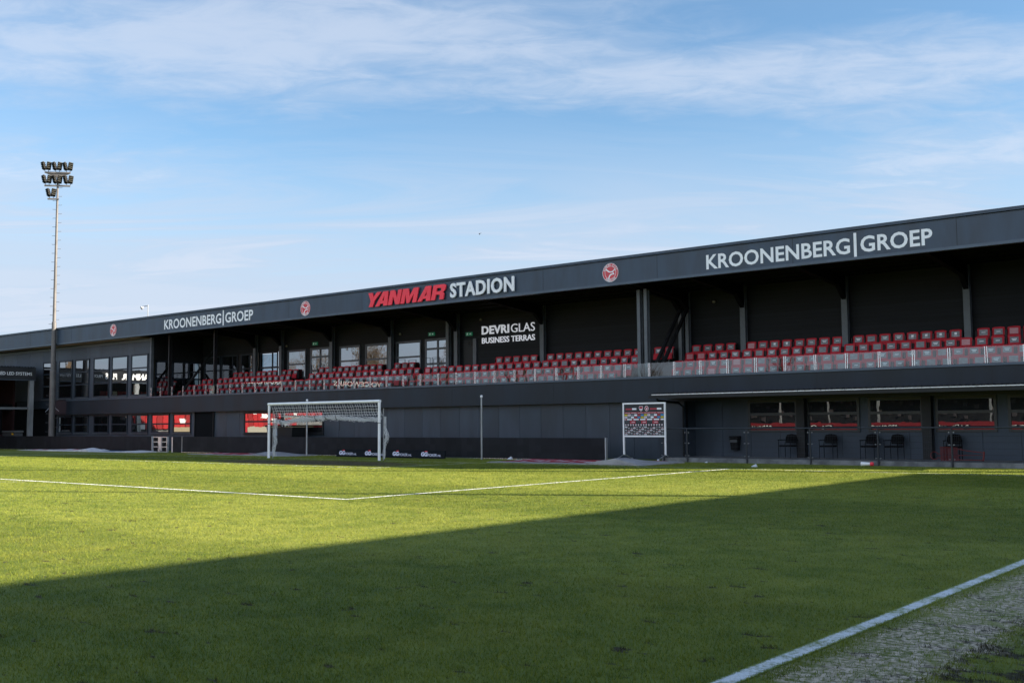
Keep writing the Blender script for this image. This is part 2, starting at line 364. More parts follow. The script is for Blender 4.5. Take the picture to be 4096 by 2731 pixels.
def line_mat(worn, edge=False):
    m = bpy.data.materials.new('line_paint'); m.use_nodes = True; t = m.node_tree; g = NG(t); b = t.nodes['Principled BSDF']
    geo = g.node('ShaderNodeNewGeometry'); pos = geo.outputs['Position']; T = turf_nodes(g, pos)
    n = g.noise(g.mapping(pos, scale=(1, 1, 0)), 2.6, 6, 0.7); n2 = g.noise(pos, 30, 3, 0.6)
    k = g.smooth(g.math('ADD', g.math('MULTIPLY', n, 0.7), g.math('MULTIPLY', n2, 0.35)), worn-0.10, worn+0.12)
    if edge:
        d = g.math('ADD', g.math('ABSOLUTE', g.math('SUBTRACT', T['x'], XT)), g.math('MULTIPLY', g.math('SUBTRACT', T['fine'], 0.5), 0.09))
        k = g.math('MULTIPLY', k, g.smooth(d, 0.066, 0.040))
    g.put(b.inputs['Base Color'], g.mix(k, T['col'], (0.74, 0.75, 0.76))); b.inputs['Roughness'].default_value = 0.85
    return m
line_m = line_mat(0.42); line_touch = line_mat(0.475, True); line_worn = line_mat(0.52)

gm = MB(); gm.add([(-1500, -1500, 0), (1500, -1500, 0), (1500, 1500, 0), (-1500, 1500, 0)], [(0, 1, 2, 3)])
tag(gm.build('grass_pitch', turf_g), kind='structure')
LW = 0.12
def in_rect(X, Y, a): return (X > a[0]) & (X < a[1]) & (Y > a[2]) & (Y < a[3])
rects = {   # name: list of rectangles
 'touch_line': [(XT-LW/2, XT+LW/2, -110, 0)],
 'goal_line': [(-34, XT-LW/2, -LW, 0)],
 'penalty_area_line': [(-20.16, 20.16, -16.5, -16.38), (20.04, 20.16, -16.38, -LW), (-20.16, -20.04, -16.38, -LW)],
 'goal_area_line': [(-9.16, 9.16, -5.5, -5.38), (9.04, 9.16, -5.38, -LW), (-9.16, -9.04, -5.38, -LW)]}
# grass blades, sampled around the pitch side where they are large enough to see
N = 950000
th = rng.uniform(yaw-R(31), yaw+R(29), N); uu = rng.random(N)
ra, rb, pw = 4.6, 62.0, 0.55
rad = (ra**pw+uu*(rb**pw-ra**pw))**(1/pw)
X = CAM.x+rad*np.sin(th); Y = CAM.y+rad*np.cos(th)
keep = (Y < 3.6) & (X > -40)
mudr = ((X-2.6)/6.6)**2+((Y+3.0)/2.2)**2
keep &= ~((mudr < 1.0) & (rng.random(N) < 0.75))
sandy = np.abs(X-34.00) < 0.32
keep &= ~(sandy & (rng.random(N) < 0.80)); keep &= ~((X > 34.44) & (rng.random(N) < 0.35))
X, Y, rad = X[keep], Y[keep], rad[keep]; N = len(X)
onl = np.zeros(N, int); names = list(rects)
for i, nm in enumerate(names):
    for a in rects[nm]: onl[in_rect(X, Y, a)] = i+1
AR = np.hypot(X, Y+11); arc_on = (np.abs(AR-9.09) < 0.06) & (Y < -16.5); onl[arc_on] = 5
def blades(idx, name, m, hs, tone=True):
    n = len(idx); x, y, r = X[idx], Y[idx], rad[idx]
    h = hs*rng.uniform(0.55, 1.35, n); w = np.maximum(0.0045, r*0.00034)*rng.uniform(0.7, 1.4, n)
    a = rng.uniform(0, 2*np.pi, n); ln = h*rng.uniform(0.15, 0.95, n); la = rng.uniform(0, 2*np.pi, n)
    co = np.empty((n, 3, 3), np.float32)
    co[:, 0] = np.stack([x-np.cos(a)*w/2, y-np.sin(a)*w/2, np.zeros(n)], -1)
    co[:, 1] = np.stack([x+np.cos(a)*w/2, y+np.sin(a)*w/2, np.zeros(n)], -1)
    co[:, 2] = np.stack([x+np.cos(la)*ln, y+np.sin(la)*ln, h], -1)
    me = bpy.data.meshes.new(name); me.vertices.add(3*n); me.vertices.foreach_set('co', co.ravel())
    me.loops.add(3*n); me.loops.foreach_set('vertex_index', np.arange(3*n, dtype=np.int32))
    me.polygons.add(n); me.polygons.foreach_set('loop_start', np.arange(0, 3*n, 3, dtype=np.int32))
    if tone:
        at = me.attributes.new('tone', 'FLOAT', 'POINT'); at.data.foreach_set('value', np.repeat(rng.random(n), 3).astype(np.float32))
    me.materials.append(m); me.update(); me.validate(); return me
tag(link('grass', blades(np.where(onl == 0)[0], 'grass', turf_b, 0.023)), 'short green turf blades covering the football pitch', 'grass', kind='stuff')
def line_obj(nm, rl, m, i, extra=None):
    mb = MB()
    for a in rl: mb.add([(a[0], a[2], .004), (a[1], a[2], .004), (a[1], a[3], .004), (a[0], a[3], .004)], [(0, 1, 2, 3)])
    if extra: extra(mb)
    sel = np.where(onl == i)[0]; sel = sel[rng.random(len(sel)) < (0.3 if m is line_worn else 0.85)]
    if len(sel):
        bl = blades(sel, 'tmp', m, 0.014, False)
        vs = np.empty(len(bl.vertices)*3, np.float32); bl.vertices.foreach_get('co', vs); vs = vs.reshape(-1, 3)
        mb.add(vs.tolist(), [(3*j, 3*j+1, 3*j+2) for j in range(len(vs)//3)]); bpy.data.meshes.remove(bl)
    tag(mb.build(nm, m), kind='structure')
line_obj('touch_line', [(XT-.075, XT+.075, -110, 0)], line_touch, 1)
line_obj('goal_line', rects['goal_line'], line_worn, 2)
line_obj('penalty_area_line', rects['penalty_area_line'], line_m, 3)
line_obj('goal_area_line', rects['goal_area_line'], line_worn, 4)
def arc(mb):
    a0 = math.asin(5.5/9.15); k = 40
    for j in range(k):
        t0 = math.pi+a0+(math.pi-2*a0)*j/k; t1 = math.pi+a0+(math.pi-2*a0)*(j+1)/k
        mb.add([(r*math.cos(t), -11+r*math.sin(t), .004) for r, t in ((9.03, t0), (9.15, t0), (9.15, t1), (9.03, t1))], [(0, 1, 2, 3)])
line_obj('penalty_arc', [], line_worn, 5, arc)

# ---------------------------------------------------------------- main stand
ZF0, ZF1, YF = 7.20, 8.38, 5.40        # fascia
XL, XR = -52.0, 31.5
stand = empty('stadium_stand', (0, 6.5, 0), 'long black two storey football stand with cantilever roof behind the goal', 'stand')
stand_off = Vector((0, 6.5, 0))
def part(mb, name, m, parent=None, **k):
    p = parent if parent is not None else stand
    if p is stand: mb.v = [(v[0], v[1]-6.5, v[2]) for v in mb.v]
    o = mb.build(name, m, p, **k); return o
def sub(mb, name, m, parent, **k):          # sub-part of a stand part, same coordinates as that part
    mb.v = [(v[0], v[1]-6.5, v[2]) for v in mb.v]; return mb.build(name, m, parent, **k)

mb = MB(); mb.box(XL, XR, YF, YF+0.18, ZF0+0.10, ZF1-0.13)
for x in np.arange(-50, 31, 5.83): mb.box(x, x+0.016, YF-0.003, YF, ZF0+0.11, ZF1-0.14, 1)
fascia = part(mb, 'fascia', [cladding, black_m])
mb = MB(); mb.box(XL, XR, YF-0.07, YF+0.2, ZF1-0.11, ZF1)
for x in np.arange(-50, 31, 5.83): mb.box(x, x+0.5, YF-0.076, YF-0.07, ZF1-0.112, ZF1-0.002)
sub(mb, 'roof_flashing', cladding, fascia)
mb = MB(); mb.box(XL, XR, YF-0.03, YF+0.2, ZF0, ZF0+0.10)
for x in np.arange(-47.5, 31, 8.3): mb.box(x, x+3.1, YF-0.036, YF-0.03, ZF0+0.03, ZF0+0.095)
sub(mb, 'bottom_trim', flash_m, fascia)
mb = MB(); mb.add([(XL, YF+0.2, ZF1-0.01), (XR, YF+0.2, ZF1-0.01), (XR, 15, ZF1-0.9), (XL, 15, ZF1-0.9),
                   (XL, YF+0.2, ZF0+0.22), (XR, YF+0.2, ZF0+0.22), (XR, 15, ZF0+0.02), (XL, 15, ZF0+0.02)],
                  [(0,1,2,3), (7,6,5,4), (0,4,5,1), (1,5,6,2), (2,6,7,3), (3,7,4,0)])
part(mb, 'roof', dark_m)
# lower walls -------------------------------------------------------------------
mb = MB(); xs = [-5.11+1.237*k for k in range(-30, 17)]
def seg_wall(mb, x0, x1, z0, z1, y, th, step, x_off, mats=2):
    k0 = math.floor((x0-x_off)/step); edges = [x0]+[x_off+step*k for k in range(k0+1, k0+200) if x_off+step*k < x1-0.05 and x_off+step*k > x0+0.05]+[x1]
    for i in range(len(edges)-1): mb.box(edges[i]+0.006, edges[i+1]-0.006, y, y+th, z0, z1, i % mats)
seg_wall(mb, -17.45, 14.66, 0.0, 2.42, 6.5, 0.06, 1.237, -5.11)
seg_wall(mb, -36.4, -19.38, 0.0, 2.42, 6.5, 0.06, 3.7, -36.4)
mb.box(-36.4, 14.66, 6.56, 6.7, 0, 2.6, 2)
part(mb, 'lower_wall', [panel_m, panel_b, black_m])
mb = MB(); mb.box(-19.36, -17.47, 6.45, 6.555, 0, 2.36); part(mb, 'doorway', dark_m)
for x in (-17.465, -19.375): mb = MB(); mb.box(x-.025, x+.025, 6.40, 6.62, 0, 2.36); part(mb, 'door_reveal', black_m)
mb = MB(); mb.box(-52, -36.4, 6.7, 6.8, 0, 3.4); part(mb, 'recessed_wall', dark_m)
mb = MB(); seg_wall(mb, 14.66, 31.5, 0.0, 2.60, 7.30, 0.06, 1.24, 14.66); mb.box(14.66, 31.5, 7.36, 7.5, 0, 2.7, 2); mb.box(14.60, 14.66, 6.44, 7.5, 0, 2.6, 0)
tw = mat('terrace_panel', (0.046, 0.064, 0.090), 0.55, 0, 0.4, 0.2, 0.6, 0.04, 1.0, (1, 1, 0.4)); part(mb, 'terrace_wall', [tw, tw, black_m])
for x in (19.35, 24.05, 28.8):
    mb = MB(); mb.box(x-0.16, x+0.16, 7.0, 7.3, 0, 2.6); part(mb, 'wall_pier', black_m)
# parapet ------------------------------------------------------------------------
mb = MB(); mb.box(-34.5, 31.5, 6.20, 6.36, 2.36, 3.31); mb.box(-34.5, 31.5, 6.36, 6.6, 2.36, 2.46)
for x in np.arange(-34.5+6.1, 31, 6.1): mb.box(x, x+0.016, 6.197, 6.20, 2.37, 3.3, 1)
parapet = part(mb, 'parapet', [band_m, black_m])
mb = MB(); mb.box(-34.5, 31.5, 6.155, 6.42, 3.315, 3.40)
for x in np.arange(-33, 31, 3.0): mb.box(x, x+0.02, 6.15, 6.155, 3.318, 3.402)
sub(mb, 'parapet_cap', flash_m, parapet)
mb = MB(); mb.box(-36.6, -34.52, 6.23, 6.5, 2.40, 3.36); part(mb, 'corner_band', mat('maroon_band', (0.032, 0.022, 0.030), 0.5))
mb = MB(); mb.box(-42, -36.6, 6.30, 6.6, 2.82, 3.36); part(mb, 'corner_beam', band_m)
# left block ------------------------------------------------------------------------
mb = MB(); seg_wall(mb, -52, -24.2, 3.40, 6.98, 6.40, 0.06, 2.02, -24.2); mb.box(-52, -24.2, 6.46, 6.6, 3.36, 7.1, 2)
part(mb, 'upper_wall', [panel_m, panel_b, black_m])
mb = MB(); mb.box(-52, -24.22, 6.34, 6.46, 6.98, 7.12); part(mb, 'wall_cap', steel_d)
mb = MB(); mb.box(-52, -24.3, 5.62, 6.7, 7.135, 7.19); part(mb, 'soffit', wood_strip)
mb = MB(); mb.box(-24.26, -24.14, 6.33, 6.52, 3.41, 7.2); part(mb, 'corner_trim', steel_d)
for z0, z1 in ((5.7, 7.4), (2.5, 3.4)): mb = MB(); mb.box(-24.3, -24.2, 6.6, 11, z0, z1); part(mb, 'side_wall', black_m)

def window(x0, x1, z0, z1, y, bars, pane, fm=black_m, fr=0.07, vbars=(), name='window', split_hi=True, blind=False, sill=None):
    f = MB(); d0, d1 = y-0.055, y; bars = sorted(bars)
    f.box(x0, x0+fr, d0, d1, z0, z1); f.box(x1-fr, x1, d0, d1, z0, z1)
    f.box(x0+fr, x1-fr, d0, d1, z1-fr, z1); f.box(x0+fr, x1-fr, d0, d1, z0, z0+fr)
    for b in bars: f.box(x0+fr, x1-fr, d0-0.004, d1, b-fr*0.55, b+fr*0.55)
    for b in vbars: f.box(b-fr*0.5, b+fr*0.5, d0-0.008, d1, z0+fr, z1-fr)
    w = part(f, name, fm)
    p = MB(); zs = [z0+fr]+list(bars)+[z1-fr]
    for i in range(len(zs)-1): p.box(x0+fr, x1-fr, y-0.026, y-0.012, zs[i]+(0.03 if i else 0), zs[i+1]-0.03)
    sub(p, 'pane', pane, w)
    if blind:
        q = MB()
        for z in np.arange(z0+0.12, z1-0.08, 0.045): q.box(x0+fr+0.02, x1-fr-0.02, y-0.009, y-0.004, z, z+0.022)
        sub(q, 'blind', mat('blind_slat', (0.05, 0.05, 0.055), 0.6), w)
    if sill:
        q = MB(); q.box(x0-0.03, x1+0.03, y-0.10, y, z0-0.05, z0-0.003); sub(q, 'sill', sill, w)
    return w
# upper row of the left block
for a, b in ((-38.29, -36.45), (-35.98, -34.12), (-33.73, -31.82), (-31.25, -29.24), (-28.92, -26.95), (-26.53, -24.56)):
    window(a, b, 3.50, 6.18, 6.40, (5.28, 4.42), pane_m, band_m, 0.08, sill=steel_d)
# lower row
for a, b in ((-36.16, -34.17), (-33.81, -31.97), (-31.28, -29.38), (-28.99, -27.04), (-26.54, -24.61), (-24.19, -22.18), (-21.77, -19.85)):
    window(a, b, 1.09, 2.30, 6.50, (1.66,), pane_m, band_m, 0.08, sill=steel_d)
for a, b in ((-14.52, -11.05), (-11.0, -7.54)):
    window(a, b, 1.05, 2.30, 6.50, (1.74,), pane_m, black_m, 0.08, sill=black_m)
# ground floor windows of the terrace
for a, b in ((17.05, 19.12), (19.48, 21.55), (21.88, 23.86), (24.28, 26.32), (26.68, 28.7), (29.1, 31.2)):
    window(a, b, 1.10, 2.36, 7.30, (1.80,), low_pane, mat('window_frame_dark', (0.020, 0.023, 0.028), 0.4), 0.09)
# seating deck ---------------------------------------------------------------------
mb = MB(); TR = [(7.15, 2.91), (7.95, 3.29), (8.75, 3.67), (9.55, 4.05)]
mb.box(-24.2, 31.4, 6.42, 7.15, 2.5, 2.88); ys = [7.15, 7.95, 8.75, 9.55, 10.45]
for i, (y0, z) in enumerate(TR): mb.box(-24.2, 31.4, y0, ys[i+1], 2.5, z)
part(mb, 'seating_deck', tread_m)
# rear wall with black planks
mb = MB(); mb.box(-15.9, 31.4, 10.2, 10.35, 3.0, 7.5)
part(mb, 'rear_wall', plank_m)
mb = MB(); mb.box(-24.2, -15.9, 10.2, 10.35, 6.08, 7.5); part(mb, 'rear_lintel', plank_m)
mb = MB(); mb.box(31.4, 31.5, 5.6, 15, 0, 7.4); part(mb, 'end_wall', cladding)
mb = MB()
mb.box(-15.9, 31.5, 14.9, 15, 0, 7.5); mb.box(-52, -24.6, 14.9, 15, 0, 7.5)
mb.box(-24.6, -15.9, 14.9, 15, 0, 4.5); mb.box(-24.6, -15.9, 14.9, 15, 6.75, 7.5)
for x in np.arange(-24.6, -15.8, 2.9): mb.box(x-0.22, x+0.22, 14.86, 15.04, 4.5, 6.75)
mb.box(-24.6, -15.9, 14.87, 15.03, 5.45, 5.55)
mb.box(-15.9, -15.8, 10.35, 14.9, 3, 7.4); mb.box(-28, -24.6, 10.5, 10.6, 0, 7.4)
part(mb, 'back_wall', black_m)
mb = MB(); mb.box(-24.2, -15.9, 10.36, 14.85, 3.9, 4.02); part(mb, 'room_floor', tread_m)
# glazed lounge front
for a, b in ((-23.9, -22.15), (-22.05, -20.3), (-19.95, -18.2), (-17.95, -16.2)):
    window(a, b, 4.05, 6.07, 10.2, (5.12,), room_glass, band_m, 0.08, vbars=((a+b)/2+0.35,))
for x in (-24.05, -22.1, -20.12, -18.07, -16.05): mb = MB(); mb.box(x-0.12, x+0.12, 10.2, 10.34, 3.9, 6.08); part(mb, 'glazing_pier', black_m)
# side glazing in the left block's flank
f = MB(); 
for y in (6.75, 7.95, 9.15, 10.1): f.box(-24.25, -24.17, y-0.05, y+0.05, 3.4, 5.72)
f.box(-24.25, -24.17, 6.7, 10.1, 5.62, 5.72); f.box(-24.25, -24.17, 6.7, 10.1, 4.55, 4.64)
sw = part(f, 'side_window', band_m); p = MB(); p.box(-24.23, -24.21, 6.7, 10.1, 3.4, 5.66); sub(p, 'pane', pane_m, sw)
# rear windows and doors behind the seats
for a, b in ((-15.26, -13.51), (-10.47, -8.71), (-8.27, -6.42), (-5.79, -3.83)):
    window(a, b, 4.10, 6.08, 10.2, (5.20,), rear_pane, mat('window_frame_grey', (0.05, 0.06, 0.072), 0.4), 0.09)
gf = MATS['window_frame_grey']
for a, b in ((-13.12, -11.36), (-3.53, -1.72)):
    window(a, b, 4.06, 6.11, 10.2, (5.56, 4.75), rear_pane, gf, 0.10, vbars=((a+b)/2+0.05,), name='double_door')
mb = MB(); mb.box(-0.70, -0.02, 10.15, 10.2, 4.06, 5.90); dd = part(mb, 'dark_door', black_m)
mb = MB(); mb.box(-0.02, 0.20, 10.12, 10.2, 4.06, 5.94); sub(mb, 'jamb', steel_d, dd)
mb = MB(); mb.tube([(-0.2+0.12*math.cos(t), 10.1, 5.72+0.12*math.sin(t)) for t in np.linspace(0, 6.28, 14)], 0.012, 5); sub(mb, 'cable_loop', cord_m, dd)
# columns with haunched rafters
def column(x, y, w=0.24, z0=2.9, z1=7.3, rafter=True, cmat=None):
    c = MB(); c.box(x-w/2, x+w/2, y-0.11, y-0.095, z0, z1); c.box(x-w/2, x+w/2, y+0.095, y+0.11, z0, z1); c.box(x-0.012, x+0.012, y-0.095, y+0.095, z0, z1)
    o = part(c, 'column', cmat or steel_d)
    if rafter:
        r = MB(); r.add([(x+s, yy, zz) for s in (-0.09, 0.09) for yy, zz in ((y-0.1, 7.32), (y-0.1, 6.35), (y-0.7, 6.85), (YF+0.25, 7.16), (YF+0.25, 7.38), (y+0.1, 7.34))],
                        [(0,1,2,3,4,5)[::-1], (6,7,8,9,10,11), (0,6,7,1), (1,7,8,2), (2,8,9,3), (3,9,10,4), (4,10,11,5), (5,11,6,0)])
        sub(r, 'rafter', dark_m, o)
for x in (-18.2, -15.62, -10.93, -5.99, -1.02, 4.72, 15.58, 20.05, 24.73, 29.4): column(x, 9.98)
for x in (-1.62,): column(x, 9.98, 0.2, rafter=False)
for x in (12.51, 12.87): column(x, 9.98, 0.16, rafter=True)
for x in (12.49, 12.83): column(x, 6.64, 0.15, 2.6, 7.3, rafter=False)
for x in (-22.47, -17.66): column(x, 6.64, 0.09, 2.6, 7.3, rafter=False, cmat=black_m)
for x in (12.64, 12.98, -22.2):
    b = MB(); b.tube([(x, 6.75, 2.95), (x-0.05, 9.85, 6.55)], 0.085, 8); part(b, 'diagonal_brace', black_m)
mb = MB()
for y in (6.4, 7.4, 8.4, 9.4):
    mb.box(-52, 31.4, y-0.05, y+0.05, 7.36-(y-5.4)*0.02-0.02, 7.42)
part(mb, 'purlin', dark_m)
# hand rails at the stair gaps in the rear row
for x in (-21.2, -19.0, -13.0, -11.9, -5.2, -3.3, -2.6):
    t = MB(); t.tube([(x, 9.75, 4.05), (x, 9.75, 5.05), (x+0.55, 9.75, 5.05), (x+0.55, 9.75, 4.05)], 0.022, 6); part(t, 'hand_rail', black_m)
mb = MB()
for x, z in ((-15.3, 6.35), (-5.4, 6.5), (0.55, 6.9), (14.1, 6.75), (-11.0, 6.2)):
    mb.lathe((x, 10.12, z-0.06), [(0.02, 0), (0.06, 0.02), (0.07, 0.06), (0.05, 0.11), (0.02, 0.12)], 10)
part(mb, 'lamp', mat('lamp_shell', (0.22, 0.20, 0.15), 0.4))
# canopy over the terrace -----------------------------------------------------------
cy0, cy1, cz = 4.75, 6.19, 2.60
mb = MB(); mb.add([(14.1, cy0+0.06, cz+0.02), (31.4, cy0+0.06, cz+0.02), (31.4, cy1, cz+0.05), (14.1, cy1, cz+0.05),
                   (14.1, cy0+0.06, cz-0.06), (31.4, cy0+0.06, cz-0.06), (31.4, cy1, cz-0.05), (14.1, cy1, cz-0.05)],
                  [(0,1,2,3), (7,6,5,4), (0,4,5,1), (1,5,6,2), (2,6,7,3), (3,7,4,0)])
mb.box(14.0, 31.4, cy1, 7.29, 2.40, 2.46)
canopy = part(mb, 'terrace_canopy', black_m)
mb = MB()
for x in np.arange(14.15, 31.3, 0.207):
    mb.add([(x+a, y, z) for y, zz in ((cy0+0.03, cz+0.03), (cy1-0.01, cz+0.06)) for a, z in ((0, zz), (0.03, zz+0.04), (0.10, zz+0.04), (0.13, zz))],
           [(0,1,2,3)[::-1], (4,5,6,7), (0,1,5,4), (1,2,6,5), (2,3,7,6), (3,0,4,7)])
sub(mb, 'roof_sheet', black_m, canopy)
mb = MB(); x = 14.2
while x < 31.3:
    mb.box(x, min(x+0.86, 31.3), cy0-0.055, cy0+0.02, cz-0.020, cz+0.010); x += 0.875
gut = sub(mb, 'gutter', galv_light, canopy)
mb = MB(); mb.box(14.05, 31.4, cy0-0.03, cy0+0.06, cz-0.155, cz-0.032); sub(mb, 'gutter_board', black_m, canopy)
mb = MB(); mb.tube([(14.35, 4.85, 2.48), (14.35, 4.95, 2.36), (14.5, 6.2, 2.30), (14.62, 6.40, 2.15), (14.62, 6.40, 0.0)], 0.045, 8); part(mb, 'downpipe', black_m)
# glass balustrade on the parapet ------------------------------------------------------
bal = empty('glass_balustrade', (0, 6.3, 3.40), 'clear glass balustrade with paired steel clamps along the balcony parapet', 'balustrade')
posts = [7.12+1.20*k for k in range(-26, 21)]
gx = [-24.0, -22.95]+[p for p in posts if p > -22.5 and p < 31.2]
for i in range(len(gx)-1):
    if i == 1: continue
    p = MB(); p.box(gx[i]+0.045, gx[i+1]-0.045, -0.006, 0.006, 0.01, 0.56); p.build('glass_pane', clear_m, bal)
for i, x in enumerate(gx):
    for s in (-0.033, 0.033):
        p = MB(); p.box(x+s-0.014, x+s+0.014, -0.022, 0.022, 0.0, 0.565); p.build('clamp', steel_m, bal)

# ---------------------------------------------------------------- seats
def make_seat():
    e = empty('stadium_chair')
    # backrest: tilted shell with a slightly crowned top, origin at tread under the seat
    prof = [(-0.215, 0), (0.215, 0), (0.222, 0.36), (0.205, 0.395), (0.10, 0.408), (0, 0.411), (-0.10, 0.408), (-0.205, 0.395), (-0.222, 0.36)]
    mb = MB(); n = len(prof); f0 = []; f1 = []
    for x, z in prof: f0.append((x, 0.02+z*0.12, 0.44+z)); f1.append((x*0.98, 0.10+z*0.12, 0.44+z*0.985))
    mb.add(f0+f1, [tuple(range(n)), tuple(range(n, 2*n))[::-1]]+[(i, (i+1) % n, n+(i+1) % n, n+i) for i in range(n)])
    mb.build('backrest', seat_red, e, bevel=0.009)
    mb = MB(); mb.add([(-0.20, -0.09, 0.28), (0.20, -0.09, 0.28), (0.205, -0.045, 0.55), (-0.205, -0.045, 0.55), (-0.20, -0.02, 0.28), (0.20, -0.02, 0.28), (0.205, 0.0, 0.55), (-0.205, 0.0, 0.55)],
                      [(0,1,2,3), (7,6,5,4), (0,4,5,1), (1,5,6,2), (2,6,7,3), (3,7,4,0)])
    mb.build('seat_pan', seat_red, e, bevel=0.012)
    mb = MB()
    for s in (-1, 1): mb.box(s*0.245-0.012, s*0.245+0.012, -0.02, 0.13, 0.30, 0.74)
    mb.box(-0.25, 0.25, 0.0, 0.05, 0.30, 0.35); mb.box(-0.03, 0.03, 0.0, 0.06, 0.0, 0.30)
    mb.build('bracket', seat_dark, e)
    return e
def plate_mat(nm, a, b):
    m = bpy.data.materials.new(nm); m.use_nodes = True; g = NG(m.node_tree); bs = m.node_tree.nodes['Principled BSDF']
    pos = g.node('ShaderNodeNewGeometry').outputs['Position']
    n = g.noise(g.mapping(pos, scale=(1.2, 1.2, 3)), 4.0, 5, 0.6); g.put(bs.inputs['Base Color'], g.mix(g.smooth(n, 0.35, 0.7), a, b))
    bs.inputs['Roughness'].default_value = 0.3; bs.inputs['Specular IOR Level'].default_value = 0.6; return m
plate_g = plate_mat('grey_film', (0.10, 0.10, 0.105), (0.21, 0.21, 0.22)); plate_d = plate_mat('dark_film', (0.06, 0.06, 0.07), (0.14, 0.14, 0.15))
plate_p = plate_mat('pink_film', (0.42, 0.13, 0.14), (0.50, 0.19, 0.20))
def plate_mesh(mat_, kind):
    mb = MB()
    def q(x0, x1, z0, z1, d, m):
        yy = lambda z: 0.02+(z-0.44)*0.12-d
        mb.add([(x0, yy(z0), z0), (x1, yy(z0), z0), (x1, yy(z1), z1), (x0, yy(z1), z1), (x0, yy(z0)+d, z0), (x1, yy(z0)+d, z0), (x1, yy(z1)+d, z1), (x0, yy(z1)+d, z1)],
               [(0,1,2,3), (0,4,5,1), (1,5,6,2), (2,6,7,3), (3,7,4,0)], m)
    q(-0.145, 0.145, 0.565, 0.775, 0.004, 0)
    if kind == 1: q(-0.07, 0.07, 0.662, 0.682, 0.0055, 1)
    if kind == 2: q(-0.085, 0.085, 0.690, 0.715, 0.0055, 1); q(-0.06, 0.06, 0.640, 0.665, 0.0055, 1)
    if kind == 3: q(-0.045, 0.045, 0.645, 0.735, 0.0055, 1); q(-0.06, 0.06, 0.595, 0.605, 0.0055, 1)
    o = mb.build('name_plate', [mat_, white_m]); me = o.data; bpy.data.objects.remove(o); return me
PL = {'grey': [plate_mesh(plate_g, k) for k in (0, 1, 1, 2)], 'dark': [plate_mesh(plate_d, k) for k in (2, 1)], 'pink': [plate_mesh(plate_p, 0)], 'crest': [plate_mesh(plate_g, 3)]}
ORD = ('first second third fourth fifth sixth seventh eighth ninth tenth eleventh twelfth thirteenth fourteenth fifteenth sixteenth seventeenth '
       'eighteenth nineteenth twentieth').split()+['twenty-'+o for o in 'first second third fourth fifth sixth seventh eighth ninth'.split()]+['thirtieth']+['thirty-'+o for o in 'first second third fourth fifth sixth seventh'.split()]
ROWY = {1: (10.0-0.07, 4.05), 2: (9.2-0.07, 3.67), 3: (8.4-0.07, 3.29), 4: (7.6-0.07, 2.91)}
RN = {1: 'back row', 2: 'second row', 3: 'third row', 4: 'front row'}
ar = lambda a, d, n: [a+d*k for k in range(n)]
rows = [('right block', 1, ar(13.27, .553, 4)+ar(15.9, .54, 8)+ar(20.55, .53, 8)+ar(25.25, .53, 6)), ('right block', 2, ar(13.39, .546, 27)),
        ('right block', 3, ar(13.3, .548, 27)), ('right block', 4, ar(13.65, .55, 26)),
        ('middle block', 1, ar(1.89, .5625, 5)+ar(5.18, .56, 10)), ('middle block', 2, ar(-2.39, .5625, 24)), ('middle block', 3, ar(-2.2, .5625, 24)), ('middle block', 4, ar(-2.0, .5625, 23)),
        ('left block', 1, ar(-20.29, .55, 4)+ar(-17.9, .55, 4)+ar(-15.4, .555, 3)+ar(-11.9, .555, 10)+ar(-5.5, .57, 3)), ('left block', 2, ar(-22.5, .568, 16)+ar(-11.81, .575, 16)),
        ('left block', 3, ar(-23.0, .57, 20)+ar(-11.8, .57, 16)), ('left block', 4, ar(-22.83, .565, 35))]
todo = []
for blk, r, xs_ in rows:
    for i, x in enumerate(xs_): todo.append((blk, r, i, x))
pink = {('right block', 2, 0), ('right block', 2, 1), ('right block', 1, 4), ('right block', 2, 21), ('right block', 1, 22), ('right block', 3, 5), ('right block', 4, 9),
        ('middle block', 2, 0), ('middle block', 3, 12), ('right block', 4, 3)}
crest = {('right block', 1, k) for k in (6, 7, 16, 17, 18, 19)}
dark = {('right block', 2, k) for k in (22, 23, 24, 25)} | {('middle block', 2, k) for k in (20, 21, 22, 23)} | {('right block', 3, k) for k in (22, 23)}
todo.sort(key=lambda t: (CAM-Vector((t[3], ROWY[t[1]][0], 4))).length)
seat0 = make_seat(); seat_parts = [o for o in bpy.data.objects if o.parent == seat0]
first = True; rest = []
def add_seat(x, y, z, label, plate, tilt=0.0):
    global first
    if first: e = seat0; first = False
    else:
        e = seat0.copy(); COL.objects.link(e)
        for ch in seat_parts:
            c = ch.copy(); COL.objects.link(c); c.parent = e
    link('name_plate', plate, e)
    e.location = (x, y, z); e.rotation_euler = (0, 0, tilt); tag(e, label, 'seat', 'red tip-up seats on the stand'); return e
for j, (blk, r, i, x) in enumerate(todo):
    key = (blk, r, i); pk = 'pink' if key in pink else 'crest' if key in crest else 'dark' if key in dark else 'grey'
    y, z = ROWY[r]
    if j >= 298: rest.append((x, y, z)); continue
    w = {'pink': 'plain pink', 'crest': 'crested grey', 'dark': 'dark lettered', 'grey': 'grey'}[pk]
    add_seat(x+random.uniform(-.012, .012), y+random.uniform(-.01, .01), z, 'red seat with %s plate, %s of %s, %s from left' % (w, RN[r], blk, ORD[i]), random.choice(PL[pk]), random.uniform(-.03, .03))
for i, x in enumerate((11.52, 12.08)):
    add_seat(x, 9.6, 4.03, 'red pedestal seat with dark plate standing alone behind the brace, %s of the pair' % ('left' if i == 0 else 'right'), PL['dark'][0])
